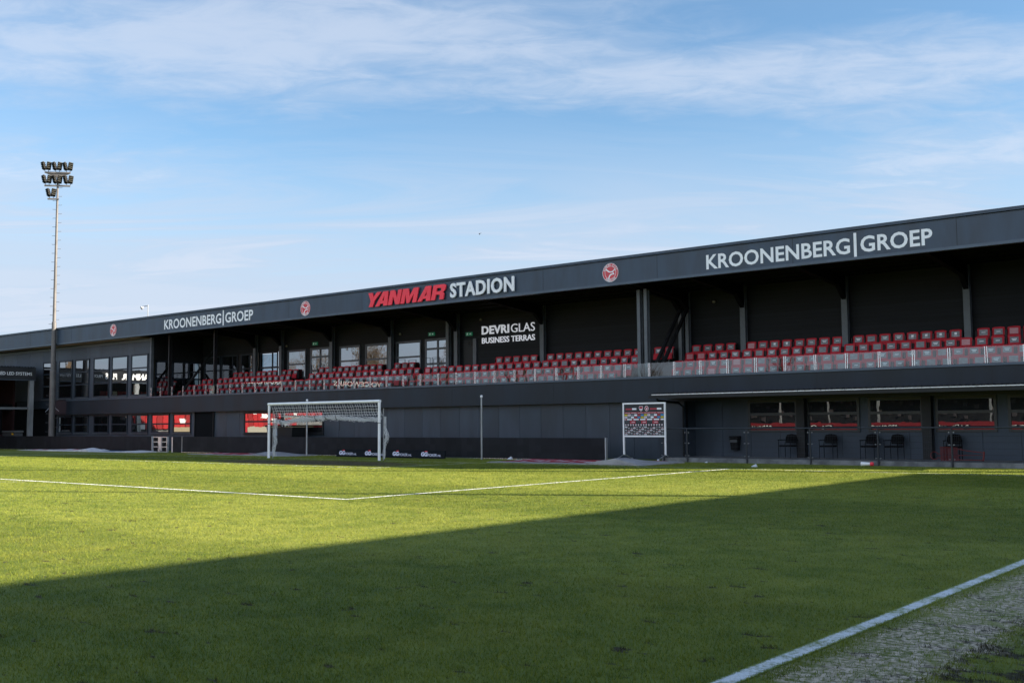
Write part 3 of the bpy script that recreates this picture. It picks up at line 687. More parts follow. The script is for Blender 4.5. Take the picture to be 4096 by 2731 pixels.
if rest:
    mb = MB()
    for x, y, z in rest:
        for ch in seat_parts:
            mi = 1 if ch.name.startswith('bracket') else 0
            mb.add([(v.co.x+x, v.co.y+y, v.co.z+z) for v in ch.data.vertices], [tuple(p.vertices) for p in ch.data.polygons], mi)
        pm = PL['grey'][0]; mb.add([(v.co.x+x, v.co.y+y, v.co.z+z) for v in pm.vertices], [tuple(p.vertices) for p in pm.polygons], 2)
    tag(mb.build('far_seats', [seat_red, seat_dark, plate_g]), 'farthest red seats at the left end of the front rows', 'seats', 'red tip-up seats on the stand', 'stuff')

# ---------------------------------------------------------------- signs
def sponsor(x0, x1, xb, xb1, z0, z1, label):
    e = empty('fascia_sign', (x0, YF, z0), label, 'sign'); a = MB()
    on_front(a, text2d('KROONENBERG', 0.022, 0.0, 0, 1.02), 0, xb-x0-0.14, 0.0, z1-z0, -0.012)
    a.build('lettering', sign_white, e)
    b = MB(); on_front(b, text2d('GROEP', 0.022, 0.0, 0, 1.02), xb1-x0+0.14, x1-x0, 0, z1-z0, -0.012); b.build('lettering', sign_white, e)
    c = MB(); c.box(xb-x0, xb1-x0, -0.012, -0.003, -0.18, z1-z0+0.15); c.build('divider_bar', sign_white, e)
sponsor(-21.22, -12.33, -15.20, -15.09, 7.43, 8.03, 'white two-word sponsor lettering on the left part of the roof fascia')
sponsor(16.38, 25.01, 22.28, 22.38, 7.43, 8.01, 'white two-word sponsor lettering on the right part of the roof fascia')
# main name sign: heavy slanted red letters, hand drawn, and white letters
sh = lambda pts, dx: [(x+0.20*y+dx, y) for x, y in pts]
heavy = {
 'Y': ([[(-.04,1),(.27,1),(.40,.66),(.62,1),(.95,1),(.54,.40),(.48,0),(.19,0),(.25,.42)]], .66),
 'A': ([[(0,0),(.30,0),(.37,.16),(.60,.16),(.62,0),(.92,0),(.80,1),(.42,1)], [(.45,.36),(.585,.36),(.575,.72)]], .95),
 'N': ([[(0,0),(.28,0),(.28,.58),(.56,0),(.86,0),(.86,1),(.58,1),(.58,.46),(.32,1),(0,1)]], .92),
 'M': ([[(0,0),(.26,0),(.26,.62),(.44,0),(.62,0),(.86,.62),(.86,0),(1.14,0),(1.14,1),(.78,1),(.58,.46),(.40,1),(0,1)]], 1.20),
 'R': ([[(0,0),(.28,0),(.28,.34),(.46,.34),(.58,.30),(.58,0),(.86,0),(.86,.36),(.80,.44),(.73,.48),(.84,.56),(.88,.68),(.88,.86),(.82,.96),(.72,1),(0,1)], [(.28,.56),(.54,.56),(.60,.62),(.60,.72),(.54,.78),(.28,.78)]], .92)}
e = empty('stadium_name_sign', (-2.75, 5.34, 7.40), 'large raised red and white stadium name letters in the middle of the fascia', 'sign')
loops = []; cx = 0
for ch in 'YANMAR':
    lp, w = heavy[ch]; loops += [sh(l, cx) for l in lp]; cx += w+0.02
a = MB(); on_front(a, poly2d(loops, 0.03), 0.0, 5.34, 0.0, 0.715, -0.03); a.build('red_lettering', sign_red, e)
b = MB(); on_front(b, text2d('STADION', 0.032, 0.03, 0, 1.10), 5.60, 9.50, 0.015, 0.705, -0.03); b.build('white_lettering', sign_white, e)
# club badges
def badge(x, z, rad, label):
    e = empty('club_badge', (x, YF-0.002, z), label, 'badge', 'round club badges on the roof fascia')
    def disc(r0, r1, y, name, m, n=48):
        mb = MB(); c, s = math.cos, math.sin; T = [2*math.pi*i/n for i in range(n)]
        if r0 == 0: mb.add([(r1*c(t), y, r1*s(t)) for t in T]+[(r1*c(t), 0.001, r1*s(t)) for t in T], [tuple(range(n))]+[(i, (i+1) % n, n+(i+1) % n, n+i) for i in range(n)])
        else: mb.add([(r*c(t), y, r*s(t)) for r in (r0, r1) for t in T], [(i, (i+1) % n, n+(i+1) % n, n+i) for i in range(n)])
        return mb.build(name, m, e)
    disc(0, rad, -0.012, 'disc', badge_red); disc(rad*0.955, rad*1.0, -0.016, 'ring', sign_white); disc(rad*0.665, rad*0.71, -0.016, 'ring', sign_white)
    fg = [[(-.62,.30),(-.50,.42),(-.28,.26),(-.10,.13),(.10,.10),(.28,.16),(.52,.34),(.57,.22),(.40,.12),(.28,.06),(.42,-.04),(.48,-.22),(.22,-.22),(.02,-.30),(-.10,-.46),(-.14,-.66),(-.29,-.64),(-.24,-.44),(-.12,-.24),(.06,-.13),(.32,-.11),(.27,.0),(.10,.0),(-.12,.02),(-.28,.08),(-.42,.20)]]
    v, f = poly2d(fg); mb = MB(); mb.add([(p[0]*rad*1.05, -0.017, p[1]*rad*1.05) for p in v], f); mb.build('kick_figure', sign_white, e)
    mb = MB()
    def arct(s, a0, a1, flip):
        for i, ch in enumerate(s):
            if ch == ' ': continue
            t = a0+(a1-a0)*i/(len(s)-1); v, f = text2d(ch, 0.03); v = v-np.array([v[:, 0].mean(), 0.36, 0]); k = rad*0.26
            ro = t-math.pi/2 if not flip else t+math.pi/2; rr = rad*0.835
            mb.add([(rr*math.cos(t)+k*(p[0]*math.cos(ro)-p[1]*math.sin(ro)), -0.017, rr*math.sin(t)+k*(p[0]*math.sin(ro)+p[1]*math.cos(ro))) for p in v], f)
    arct('ALMERE CITY', R(160), R(22), False); arct('FOOTBALL CLUB', R(232), R(314), True)
    mb.build('badge_lettering', sign_white, e)
badge(11.88, 7.755, 0.395, 'round red club badge on the fascia right of the stadium name')
badge(-7.79, 7.735, 0.395, 'round red club badge on the fascia left of the stadium name')
badge(-27.12, 7.77, 0.39, 'round red club badge at the far left of the fascia beside the floodlight mast')
e = empty('terrace_sign', (0.62, 10.2, 5.6), 'white two-line lettering on the dark rear wall of the business terrace', 'sign')
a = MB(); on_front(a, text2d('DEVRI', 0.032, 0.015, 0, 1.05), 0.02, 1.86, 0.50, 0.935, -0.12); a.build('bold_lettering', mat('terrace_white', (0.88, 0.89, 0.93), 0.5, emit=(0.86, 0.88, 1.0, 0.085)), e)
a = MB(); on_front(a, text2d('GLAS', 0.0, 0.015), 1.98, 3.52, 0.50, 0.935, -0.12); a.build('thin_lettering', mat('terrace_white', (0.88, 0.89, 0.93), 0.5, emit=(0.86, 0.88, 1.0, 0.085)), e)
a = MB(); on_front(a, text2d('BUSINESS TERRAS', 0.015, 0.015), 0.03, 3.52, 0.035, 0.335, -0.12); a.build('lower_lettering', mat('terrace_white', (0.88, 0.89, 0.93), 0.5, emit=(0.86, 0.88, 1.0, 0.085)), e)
a = MB()
for x in (0.35, 1.0, 1.8, 2.7, 3.4): a.box(x-0.008, x+0.008, -0.10, -0.002, 0.2, 0.22); a.box(x-0.008, x+0.008, -0.10, -0.002, 0.7, 0.72)
a.build('spacer', steel_d, e)
for i, (x, z) in enumerate(((-12.68, 6.36), (-3.04, 6.36), (-0.32, 6.20))):
    e = empty('exit_sign', (x, 10.2, z), ['green exit sign above the double door left of the windows', 'green exit sign above the double door near the middle column', 'green exit sign above the dark single door'][i], 'sign', 'green exit signs on the rear wall')
    a = MB(); a.box(-.22, .22, -.06, -.001, -.09, .09); a.build('sign_box', green_sign, e)
    a = MB(); on_front(a, poly2d([[(0,.3),(.3,.3),(.3,0),(.6,.5),(.3,1),(.3,.7),(0,.7)]]), .06, .16, -.05, .05, -.064)
    on_front(a, poly2d([[(0,0),(.2,0),(.3,.4),(.5,0),(.7,0),(.5,.6),(.8,.6),(.8,.8),(.4,1),(.1,.8),(.2,.5)]]), -.16, -.04, -.06, .06, -.064)
    a.build('pictogram', sign_white, e)
mb = MB(); mb.tube([(-27.35, 8, 7.9), (-27.35, 8, 9.66)], 0.03, 8)
e = empty('roof_camera', (0, 0, 0), 'thin pole with a small white camera standing on the roof edge', 'camera'); mb.build('pole', galv_m, e)
mb = MB(); mb.tube([(-27.35, 8, 9.6), (-27.75, 7.85, 9.56)], 0.025, 6); mb.box(-27.90, -27.74, 7.76, 7.92, 9.46, 9.55); mb.lathe((-27.82, 7.84, 9.36), [(0.03, 0), (0.07, 0.03), (0.08, 0.10)], 10); mb.build('camera_head', galv_m, e)

# ---------------------------------------------------------------- perimeter boards
def board(x0, x1, label):
    e = empty('led_board', (x0, 3.9, 0), label, 'led board', 'dark led boards along the goal line')
    a = MB(); a.box(0, x1-x0, 0, 0.10, 0.035, 0.91); a.build('panel', led_m, e)
    a = MB(); k = 0.0
    while k < x1-x0-0.05:
        a.box(k+0.01, min(k+1.90, x1-x0)-0.02, -0.012, 0.09, 0.004, 0.032); k += 1.92
    a.build('base_rail', steel_m, e)
    for k in (x1-x0+0.026, -0.026): a = MB(); a.box(k-.024, k+.024, -0.01, 0.11, 0.0, 0.92); a.build('end_profile', galv_m, e)
    return e
board(-46.0, -19.98, 'long dark led board along the far left below the floodlight mast')
board(-16.80, 12.50, 'long dark led board behind the goal ending beside the press backdrop')
e = empty('led_cabinet', (-19.93, 3.95, 0), 'open led cabinet showing its aluminium frame and six black modules', 'cabinet')
a = MB()
for x in (0.02, 0.62, 0.92, 1.50): a.box(x-0.03, x+0.03 if x != 0.62 else 0.92, -0.02, 0.10, 0.0, 0.90)
for z in (0.02, 0.31, 0.60, 0.88): a.box(0.05, 0.59, -0.018, 0.09, z-0.02, z+0.02); a.box(0.95, 1.47, -0.018, 0.09, z-0.02, z+0.02)
a.build('frame', galv_light, e)
for x0 in (0.06, 0.96):
    for z in (0.05, 0.34, 0.63): a = MB(); a.box(x0+0.04, x0+0.48, 0.0, 0.08, z, z+0.22); a.lathe((x0+0.26, -0.01, z+0.05), [(0.05, 0), (0.06, 0.05), (0.05, 0.10)], 10); a.build('module', rubber, e)
a = MB(); a.tube([(0.6, -0.03, 0.5), (0.68, -0.06, 0.25), (0.85, -0.05, 0.08), (1.1, -0.04, 0.05)], 0.012, 5); a.build('cable', cord_m, e)
e = empty('cabinet_door', (-17.85, 3.9, 0), 'dark led panel with pale edge opened beside the cabinet', 'led panel')
a = MB(); a.box(0.1, 1.0, 0, 0.05, 0.02, 0.90); a.build('panel', led_m, e); a = MB(); a.box(0.0, 0.10, -0.02, 0.08, 0.0, 0.88); a.build('edge', galv_light, e)
e = empty('low_board', (-2.17, 2.7, 0), 'low dark advertising board with repeated white lettering behind the goal', 'board')
a = MB(); a.add([(0, 0, 0.005), (7.06, 0, 0.005), (7.06, 0.05, 0.37), (0, 0.05, 0.37), (0, 0.06, 0.005), (7.06, 0.06, 0.005), (7.06, 0.11, 0.37), (0, 0.11, 0.37)], [(0,1,2,3), (7,6,5,4), (0,4,5,1), (1,5,6,2), (2,6,7,3), (3,7,4,0)])
a.build('panel', mat('board_navy', (0.006, 0.009, 0.013), 0.7, 0, 0.15), e)
lt = MB(); rd = MB()
def slant(mb):
    mb.v = [(x, -0.006+z*0.137, z) for x, y, z in mb.v]
for x in (0.19, 1.98, 3.82, 5.62):
    on_front(lt, text2d('GG', 0.05), x, x+0.40, 0.10, 0.29, 0); on_front(lt, text2d('POKER', 0.01), x+0.42, x+0.97, 0.10, 0.215, 0); on_front(lt, text2d('.NL', 0.01), x+0.985, x+1.22, 0.10, 0.185, 0)
    rd.add([(x+0.20, 0, 0.30), (x+0.36, 0, 0.30), (x+0.38, 0, 0.335), (x+0.24, 0, 0.335)], [(0, 1, 2, 3)])
slant(lt); slant(rd); lt.build('lettering', mat('board_lilac', (0.74, 0.76, 0.95), 0.4), e); rd.build('red_mark', sign_red, e)

# ---------------------------------------------------------------- goal
goal = empty('football_goal', (0, 0, 0), 'white football goal with its net rolled up below the crossbar', 'goal')
for s in (-1, 1):
    a = MB(); a.tube([(s*3.72, -0.06, 0), (s*3.72, -0.06, 2.44)], 0.06, 16); a.build('post', white_m, goal, smooth=False)
    a = MB(); a.tube([(s*3.72+0.07, 0.12, 0), (s*3.72+0.07, 0.12, 2.2)], 0.018, 6); a.build('net_pole', galv_m, goal)
    a = MB(); a.tube([(s*3.72+0.068*math.cos(t), -0.06+0.068*math.sin(t), 1.58) for t in np.linspace(0, 6.28, 13)], 0.012, 5); a.build('strap', cord_m, goal)
a = MB(); a.tube([(-3.78, -0.06, 2.50), (3.78, -0.06, 2.50)], 0.062, 16); a.build('crossbar', white_m, goal)
def rope(mb, pts, r=0.007): mb.tube(pts, r, 4, 0, False)
nb = MB(); rz = random.Random(5)
def net_pt(u, v):            # u across, v down from bar to the rolled bundle
    x = -3.66+7.32*u; return (x+0.05*math.sin(9*u+3*v)*v*(1-v)*4, 0.02+0.16*v+0.03*math.sin(7*u)*v, 2.44-0.56*v-0.03*math.sin(math.pi*v))
nu = 46
for i in range(nu+1):
    u = i/nu; rope(nb, [net_pt(min(max(u+0.5*(v)*0.02+0.003*math.sin(i*2.3), 0), 1), v) for v in np.linspace(0, 1, 7)], 0.0085)
for j in range(1, 5):
    v = j/4.6; rope(nb, [net_pt(u, v+0.012*math.sin(u*60+j)) for u in np.linspace(0, 1, 40)], 0.0085)
# rolled bundle: many loose loops of cord
def bundle_c(u): return Vector((-3.62+7.20*u, 0.17+0.03*math.sin(5*u), 1.80+0.05*math.sin(math.pi*u)-0.10*math.exp(-((u-0.10)/0.10)**2)-0.04*math.sin(9*u)))
for k in range(30):
    ph, rr, w = rz.uniform(0, 6.28), rz.uniform(0.02, 0.09), rz.uniform(20, 60); sag = rz.uniform(0.0, 0.10)
    pts = []
    for u in np.linspace(0, 1, 60):
        c = bundle_c(u); t = ph+w*u; pts.append((c.x+0.03*math.sin(3*t), c.y+rr*math.cos(t), c.z+rr*math.sin(t)*1.1-sag*(0.6+0.4*math.sin(t*0.7))))
    rope(nb, pts, 0.0052)
for i in range(190):           # hanging loops
    u = rz.random(); c = bundle_c(u); d = rz.uniform(0.08, 0.24)*(1.2-0.5*u); dx = rz.uniform(0.03, 0.10)
    rope(nb, [(c.x-dx, c.y, c.z), (c.x-dx*0.6, c.y-.03, c.z-d*0.8), (c.x, c.y-.04, c.z-d), (c.x+dx*0.7, c.y-.03, c.z-d*0.7), (c.x+dx, c.y, c.z)], 0.006)
# side nets gathered at the posts
for s in (-1, 1):
    for k in range(26):
        ph = rz.uniform(0, 6.28); rr = rz.uniform(0.03, 0.12); pts = []
        for t in np.linspace(0, 1, 26):
            z = 1.85-1.78*t; bulge = math.exp(-((t-0.48)/0.16)**2)*(0.24 if s > 0 else 0.02)
            wv = rr*(0.5+bulge*1.6) if s > 0 else rr*0.9
            pts.append((s*3.66+(0.14 if s > 0 else 0.10)+bulge*0.75*abs(math.sin(ph*3))+wv*math.sin(ph+t*16+k), 0.14+wv*math.cos(ph+t*13)*.7+0.05*(1-t), z-bulge*0.3*rr))
        rope(nb, pts, 0.0055)
nb.build('net', net_m, goal)
a = MB()
for u in (0.08, 0.42, 0.52, 0.62):
    c = bundle_c(u); a.tube([(c.x+0.12*math.cos(t)*0.3, c.y+0.13*math.cos(t), c.z+0.14*math.sin(t)) for t in np.linspace(0, 6.28, 12)], 0.012, 5)
a.tube([(1.0, 0.1, 1.75), (1.03, 0.1, 1.5), (1.01, 0.1, 1.28)], 0.01, 5); a.build('tie_cord', cord_m, goal)
a = MB(); a.box(-3.55, -3.46, 0.10, 0.12, 1.62, 1.80); a.build('tag', white_m, goal)
for i, (x, h) in enumerate(((-4.70, 2.74), (6.78, 2.68))):
    e = empty('net_post', (x, 3.0, 0), ['thin galvanised pole seen through the goal behind the crossbar', 'thin galvanised pole with a round cap standing right of the goal'][i], 'pole', 'net poles behind the goal')
    a = MB(); a.tube([(0, 0, 0), (0, 0, h-0.05)], [0.042, 0.035], 10); a.build('pole', galv_m, e)
    a = MB(); a.lathe((0, 0, h-0.06), [(0.02, 0), (0.055, 0.02), (0.06, 0.07), (0.03, 0.11)], 10); a.build('cap', white_m, e)
# wheeled bin seen behind the boards in the goal window
e = empty('wheeled_bin', (-9.55, 5.6, 0), 'black wheeled bin with a paper notice behind the led board', 'bin')
a = MB(); a.add([(-.85, -.4, .1), (.85, -.4, .1), (.85, .4, .1), (-.85, .4, .1), (-1.1, -.5, 1.42), (1.1, -.5, 1.42), (1.1, .5, 1.42), (-1.1, .5, 1.42)], [(3,2,1,0), (4,5,6,7), (0,1,5,4), (1,2,6,5), (2,3,7,6), (3,0,4,7)]); a.build('body', black_m, e)
a = MB(); a.box(-1.16, 1.16, -.56, .56, 1.43, 1.52); a.build('lid', rubber, e)
a = MB(); a.add([(-.55, -.472, .95), (-.20, -.472, .95), (-.18, -.502, 1.32), (-.53, -.502, 1.32)], [(0, 1, 2, 3)]); a.build('notice', mat('notice_paper', (0.30, 0.36, 0.44), 0.6), e)

# ---------------------------------------------------------------- press backdrop
e = empty('press_backdrop', (13.21, 4.2, 0), 'white framed press backdrop on castors covered with sponsor logos', 'backdrop')
W_, zb, zt = 1.90, 0.98, 2.26
a = MB()
for x in (0.0, W_): a.box(x-0.03, x+0.03, -0.03, 0.03, 0.25, zt+0.03)
a.box(0.03, W_-0.03, -0.03, 0.03, zt-0.03, zt+0.03); a.box(0.03, W_-0.03, -0.03, 0.03, zb-0.03, zb+0.03); a.build('frame', white_m, e)
a = MB(); a.box(0.03, W_-0.03, -0.012, 0.012, zb+0.03, zt-0.03); pn = a.build('panel', mat('banner_navy', (0.014, 0.016, 0.022), 0.5), e)
for x in (0.0, W_):
    a = MB(); a.tube([(x, -0.55, 0.10), (x, 0, 0.27), (x, 0.55, 0.10)], 0.02, 6); a.build('foot', galv_m, e)
    for y in (-.55, .55): a = MB(); a.lathe((x, y, 0.0), [(0.02, 0), (0.05, 0.02), (0.05, 0.09), (0.02, 0.13)], 8); a.build('castor', galv_light, e)
cw, cr, cyl, cb, cg, co_ = MB(), MB(), MB(), MB(), MB(), MB()
YB = -0.0135
def rc(mb, x0, x1, z0, z1, y=YB): mb.add([(x0, y, z0), (x1, y, z0), (x1, y, z1), (x0, y, z1)], [(0, 1, 2, 3)])
L, T_ = 0.05, zt-0.05; w0 = W_-0.10
rc(cr, L+.06, L+.36, T_-.20, T_-.14); rc(cw, L+.36, L+.56, T_-.20, T_-.13); rc(cr, L+1.18, L+1.50, T_-.20, T_-.14); rc(cw, L+1.50, L+1.70, T_-.20, T_-.13)
def poly(mb, pts, y=YB): mb.add([(p[0], y, p[1]) for p in pts], [tuple(range(len(pts)))])
for k, mb_, y in ((1.0, cw, YB), (0.86, cr, YB-.001)):
    cx_, cz_ = L+.77, T_-.15; poly(mb_, [(cx_+k*px, cz_+k*pz) for px, pz in ((-.08,.09), (.08,.09), (.095,0), (0,-.12), (-.095,0))], y)
    poly(mb_, [(L+1.03+k*.09*math.cos(t), T_-.15+k*.10*math.sin(t)) for t in np.linspace(0, 6.28, 20)[:-1]], y)
rc(cw, L+.70, L+.84, T_-.21, T_-.165, YB-.002); poly(cw, [(L+.97,T_-.10),(L+1.02,T_-.14),(L+1.09,T_-.11),(L+1.05,T_-.16),(L+1.06,T_-.18),(L+1.0,T_-.22),(L+.99,T_-.21),(L+1.03,T_-.16)], YB-.002)
rc(cr, L, L+w0, T_-.345, T_-.29)
for i in range(6): on_front(cw, text2d('Keuken Kampioen', .02), L+.02+i*.30, L+.27+i*.30, T_-.333, T_-.302, YB-.001)
for r in range(2):
    for i in range(12):
        x = L+i*.151; k = (i+r) % 6; zz_ = T_-.44-r*.085
        m_ = (cyl, cw, cg, cw, cr, cb)[k]; rc(m_, x, x+.135, zz_, zz_+.068)
        if k == 1: on_front(cr, text2d('ESPN', .04), x+.015, x+.12, zz_+.018, zz_+.05, YB-.001)
rc(cw, L, L+w0, T_-.60, T_-.55)
for i in range(6): rc(cr, L+.04+i*.31, L+.11+i*.31, T_-.60, T_-.55, YB-.001)
for i in range(3): rc(cr, L+.25+i*.52, L+.51+i*.52, T_-.745, T_-.62); on_front(cw, text2d('YANMAR', .04), L+.32+i*.52, L+.48+i*.52, T_-.695, T_-.665, YB-.001); on_front(cg, text2d('KROONENBERG', .01), L+.01+i*.52, L+.22+i*.52, T_-.675, T_-.645, YB)
for i in range(15):
    x = L+.05+i*.119; poly(cw, [(x-.028, T_-.76), (x+.028, T_-.76), (x+.025, T_-.81), (x, T_-.83), (x-.025, T_-.81)]); rc(cr, x-.018, x+.018, T_-.80, T_-.775, YB-.001)
rr_ = random.Random(3)
for r in range(8):
    for i in range(14):
        x = L+.01+i*.128; zz_ = T_-.888-r*.0415; k = (i*3+r*5) % 7
        if k == 0: rc(cw, x, x+.115, zz_, zz_+.034); rc(cg, x+.015, x+.10, zz_+.012, zz_+.022, YB-.001)
        elif k == 1: on_front(cw, text2d('PLS', .05), x+.02, x+.10, zz_+.004, zz_+.030, YB)
        elif k == 2: rc(cr, x, x+.11, zz_+.006, zz_+.028); rc(cw, x+.03, x+.1, zz_+.013, zz_+.021, YB-.001)
        elif k == 3: rc(co_, x+.02, x+.09, zz_, zz_+.032)
        elif k in (4, 5): rc(cw, x+.01, x+.105, zz_+.010, zz_+.018)
        else: rc(cg, x+.01, x+.10, zz_+.010, zz_+.020)
lg = mat('logo_grey', (0.18, 0.2, 0.22), 0.5)
for mb_, m_ in ((cw, sign_white), (cr, mat('logo_red', (0.38, 0.03, 0.05), 0.5)), (cyl, mat('logo_yellow', (0.6, 0.48, 0.02), 0.5)), (cb, mat('logo_blue', (0.05, 0.25, 0.5), 0.5)), (cg, lg), (co_, mat('logo_bronze', (0.07, 0.045, 0.03), 0.5))):
    mb_.build('logo_print', m_, pn)

# ---------------------------------------------------------------- tarps on the grass
def tarp(name, x0, x1, y0, y1, hf, mf, mats, label, nx=90, ny=14):
    mb = MB(); vs = []
    for j in range(ny+1):
        for i in range(nx+1):
            u, v = i/nx, j/ny; x = x0+(x1-x0)*u; y = y0+(y1-y0)*v+0.08*math.sin(u*17+2)*(v-0.5)
            vs.append((x, y, 0.010+0.045*v+max(0, hf(u, v))+0.004*math.sin(u*60+v*9)*math.sin(v*3.14)))
    fs = []; ms = []
    for j in range(ny):
        for i in range(nx): fs.append((j*(nx+1)+i, j*(nx+1)+i+1, (j+1)*(nx+1)+i+1, (j+1)*(nx+1)+i)); ms.append(mf((i+.5)/nx, (j+.5)/ny))
    rim = [i for i in range(nx+1)]+[(k+1)*(nx+1)+nx for k in range(ny)]+[ny*(nx+1)+nx-1-k for k in range(nx)]+[(ny-1-k)*(nx+1) for k in range(ny-1)]
    n0 = len(vs); vs += [(vs[k][0], vs[k][1], 0.004) for k in rim]; L_ = len(rim)
    for a_ in range(L_): fs.append((rim[a_], n0+a_, n0+(a_+1) % L_, rim[(a_+1) % L_])); ms.append(ms[0])
    for f, m in zip(fs, ms): mb.f.append(f); mb.mi.append(m)
    mb.v = vs; o = mb.build(name, mats); tag(o, label, 'tarpaulin', 'tarpaulins lying along the led boards'); return o
G = lambda x, c, w: math.exp(-((x-c)/w)**2)
tent = lambda x, c, w: max(0, 1-abs(x-c)/w)
tarp('tarpaulin', -33.2, -18.8, 2.2, 3.5, lambda u, v: 0.06*G(u, .32, .10)+0.21*(tent(u, .60, .16) if u < .60 else tent(u, .60, .045))*(0.4+0.6*math.sin(math.pi*min(1, v+.15)))+0.05*G(u, .90, .07),
     lambda u, v: 3 if (u > .64 and u < .80 and v > .55) else (1 if (u < .42 and math.sin(u*70)*math.sin(v*9) > .25 and v > .3) else 0), [tarp_w, tarp_r, tarp_g, tarp_bl], 'crumpled pale tarpaulin with a raised fold and blue strip at the left')
tarp('tarpaulin', -13.0, -4.5, 1.7, 3.5, lambda u, v: 0.03*G(v, .12, .12)*(0.6+0.4*math.sin(u*7))+0.17*G(u, .70, .10)*G(v, .5, .5),
     lambda u, v: (1 if (u < .64 and v > .26 and not (math.sin(u*44)*math.sin(v*8+u*9) > .55)) else 0) if not (u < .64 and v > .26 and math.sin(u*44)*math.sin(v*8+u*9) > .55) else 3, [tarp_g, tarp_r, tarp_g, tarp_w], 'red and grey tarpaulin lying behind the left goalpost')
tarp('tarpaulin', 9.2, 16.4, 0.55, 3.4, lambda u, v: 0.24*(tent(u, .83, .20) if u < .83 else tent(u, .83, .15))*G(v, .12, .55)+0.015*G(v, .08, .12)*(u < .75),
     lambda u, v: (3 if (u < .55 and v > .42 and v < .85 and math.sin(u*75) > .15 and math.sin(v*22+u*40) > -.3) else 1) if (v > .30 and u < .93-.5*(1-v)) else 0, [tarp_g, tarp_r, tarp_g, tarp_w], 'red tarpaulin with white letters and a grey heap in front of the backdrop')

# ---------------------------------------------------------------- terrace: kerb, fence, chairs, bin, dummy, bottle
mb = MB(); mb.box(14.85, 31.4, 4.62, 7.29, 0.0, 0.14); mb.box(14.80, 31.4, 4.42, 4.61, 0.0, 0.16)
tag(mb.build('terrace_kerb', concrete), kind='structure')
fx = [14.92+2.44*k+ (0 if k else 0) for k in range(-0, 0)]+[14.92, 15.95, 18.43, 20.88, 23.28, 25.68, 28.12, 30.55]
fe = empty('terrace_fence', (14.92, 4.38, 0), 'dark steel mesh fence with round top rail along the terrace kerb', 'fence')
for x in fx:
    a = MB(); a.tube([(x-14.92, 0, 0), (x-14.92, 0, 1.25)], 0.032, 8); a.build('fence_post', mat('fence_steel', (0.022, 0.028, 0.036), 0.45), fe)
a = MB(); a.tube([(0, 0, 1.27), (16.3, 0, 1.27)], 0.028, 8); a.build('top_rail', MATS['fence_steel'], fe)
a = MB()
for z in np.arange(0.20, 1.2, 0.20): a.tube([(0, 0.02, z), (16.3, 0.02, z)], 0.004, 4)
for x in np.arange(0.05, 16.2, 0.06): a.tube([(x, 0.02, 0.17), (x, 0.02, 1.18)], 0.0022, 3, 0, False)
a.build('wire_mesh', MATS['fence_steel'], fe)
a = MB()
for x in fx:
    for z in (0.25, 0.72, 1.12):
        for s in (-0.075, 0.075): a.box(x-14.92+s-0.018, x-14.92+s+0.018, -0.03, 0.03, z-0.010, z+0.010)
a.build('clip', galv_m, fe)
ch0 = empty('terrace_chair'); cm = mat('chair_black', (0.005, 0.005, 0.006), 0.7, 0, 0.08)
a = MB(); a.box(-.24, .24, -.24, .22, .42, .48); a.build('seat', cm, ch0, bevel=.015)
a = MB(); a.add([(x, y+.0, z) for y0 in (0, .05) for x, z, y in ((-.20, .55, .22+y0), (.20, .55, .22+y0), (.24, .68, .25+y0), (.20, .86, .28+y0), (0, .90, .29+y0), (-.20, .86, .28+y0), (-.24, .68, .25+y0))],
               [tuple(range(7)), tuple(range(7, 14))[::-1]]+[(i, (i+1) % 7, 7+(i+1) % 7, 7+i) for i in range(7)]); a.build('backrest', cm, ch0)
for sx_ in (-.25, .25):
    a = MB(); a.tube([(sx_, -.24, 0), (sx_, -.24, .66)], .013, 6); a.build('leg', cm, ch0)
    a = MB(); a.tube([(sx_, .24, 0), (sx_, .22, .50), (sx_*.85, .27, .80)], .013, 6); a.build('leg', cm, ch0)
    a = MB(); a.box(sx_-.025, sx_+.025, -.27, .22, .655, .685); a.build('armrest', cm, ch0)
lab = ['black armchair on the terrace below the first window right of the bin', 'black armchair on the terrace below the second terrace window', 'black armchair hidden partly by a fence post, left of a close pair', 'black armchair with its back to the wall, right one of a close pair', 'black armchair at the right behind the red training dummy']
for i, (x, rz_) in enumerate(((18.95, -.1), (20.55, .05), (22.1, .0), (22.98, -.12), (25.0, .1))):
    o = ch0 if i == 0 else copy_tree(ch0); o.location = (x, 6.72, .14); o.rotation_euler = (0, 0, rz_); tag(o, lab[i], 'chair', 'black armchairs on the terrace')
e = empty('waste_bin', (16.52, 7.29, 0), 'small black waste bin hung on the terrace wall', 'bin')
a = MB(); a.add([(x, y, z) for z, w, d in ((.40, .14, .22), (.86, .19, .27)) for x, y in ((-w, -d), (w, -d), (w, -.01), (-w, -.01))], [(3,2,1,0), (4,5,6,7), (0,1,5,4), (1,2,6,5), (2,3,7,6), (3,0,4,7)]); a.build('body', rubber, e, bevel=.01)
a = MB(); a.box(-.20, .20, -.29, -.01, .87, .95); a.build('lid', rubber, e, bevel=.02); a = MB(); a.box(-.15, .15, -.285, -.275, .70, .80); a.build('liner', mat('bin_liner', (.08, .09, .10), .4), e)
e = empty('training_dummy', (25.3, 6.25, .14), 'red wire free-kick training dummy lying on its side against a chair', 'training dummy')
a = MB(); ring = [(-.78+.13*math.cos(t), 0, .17+.13*math.sin(t)) for t in np.linspace(0.5, 5.8, 16)]; a.tube([(-.55, 0, .24)]+ring+[(-.55, 0, .08)], .013, 6)
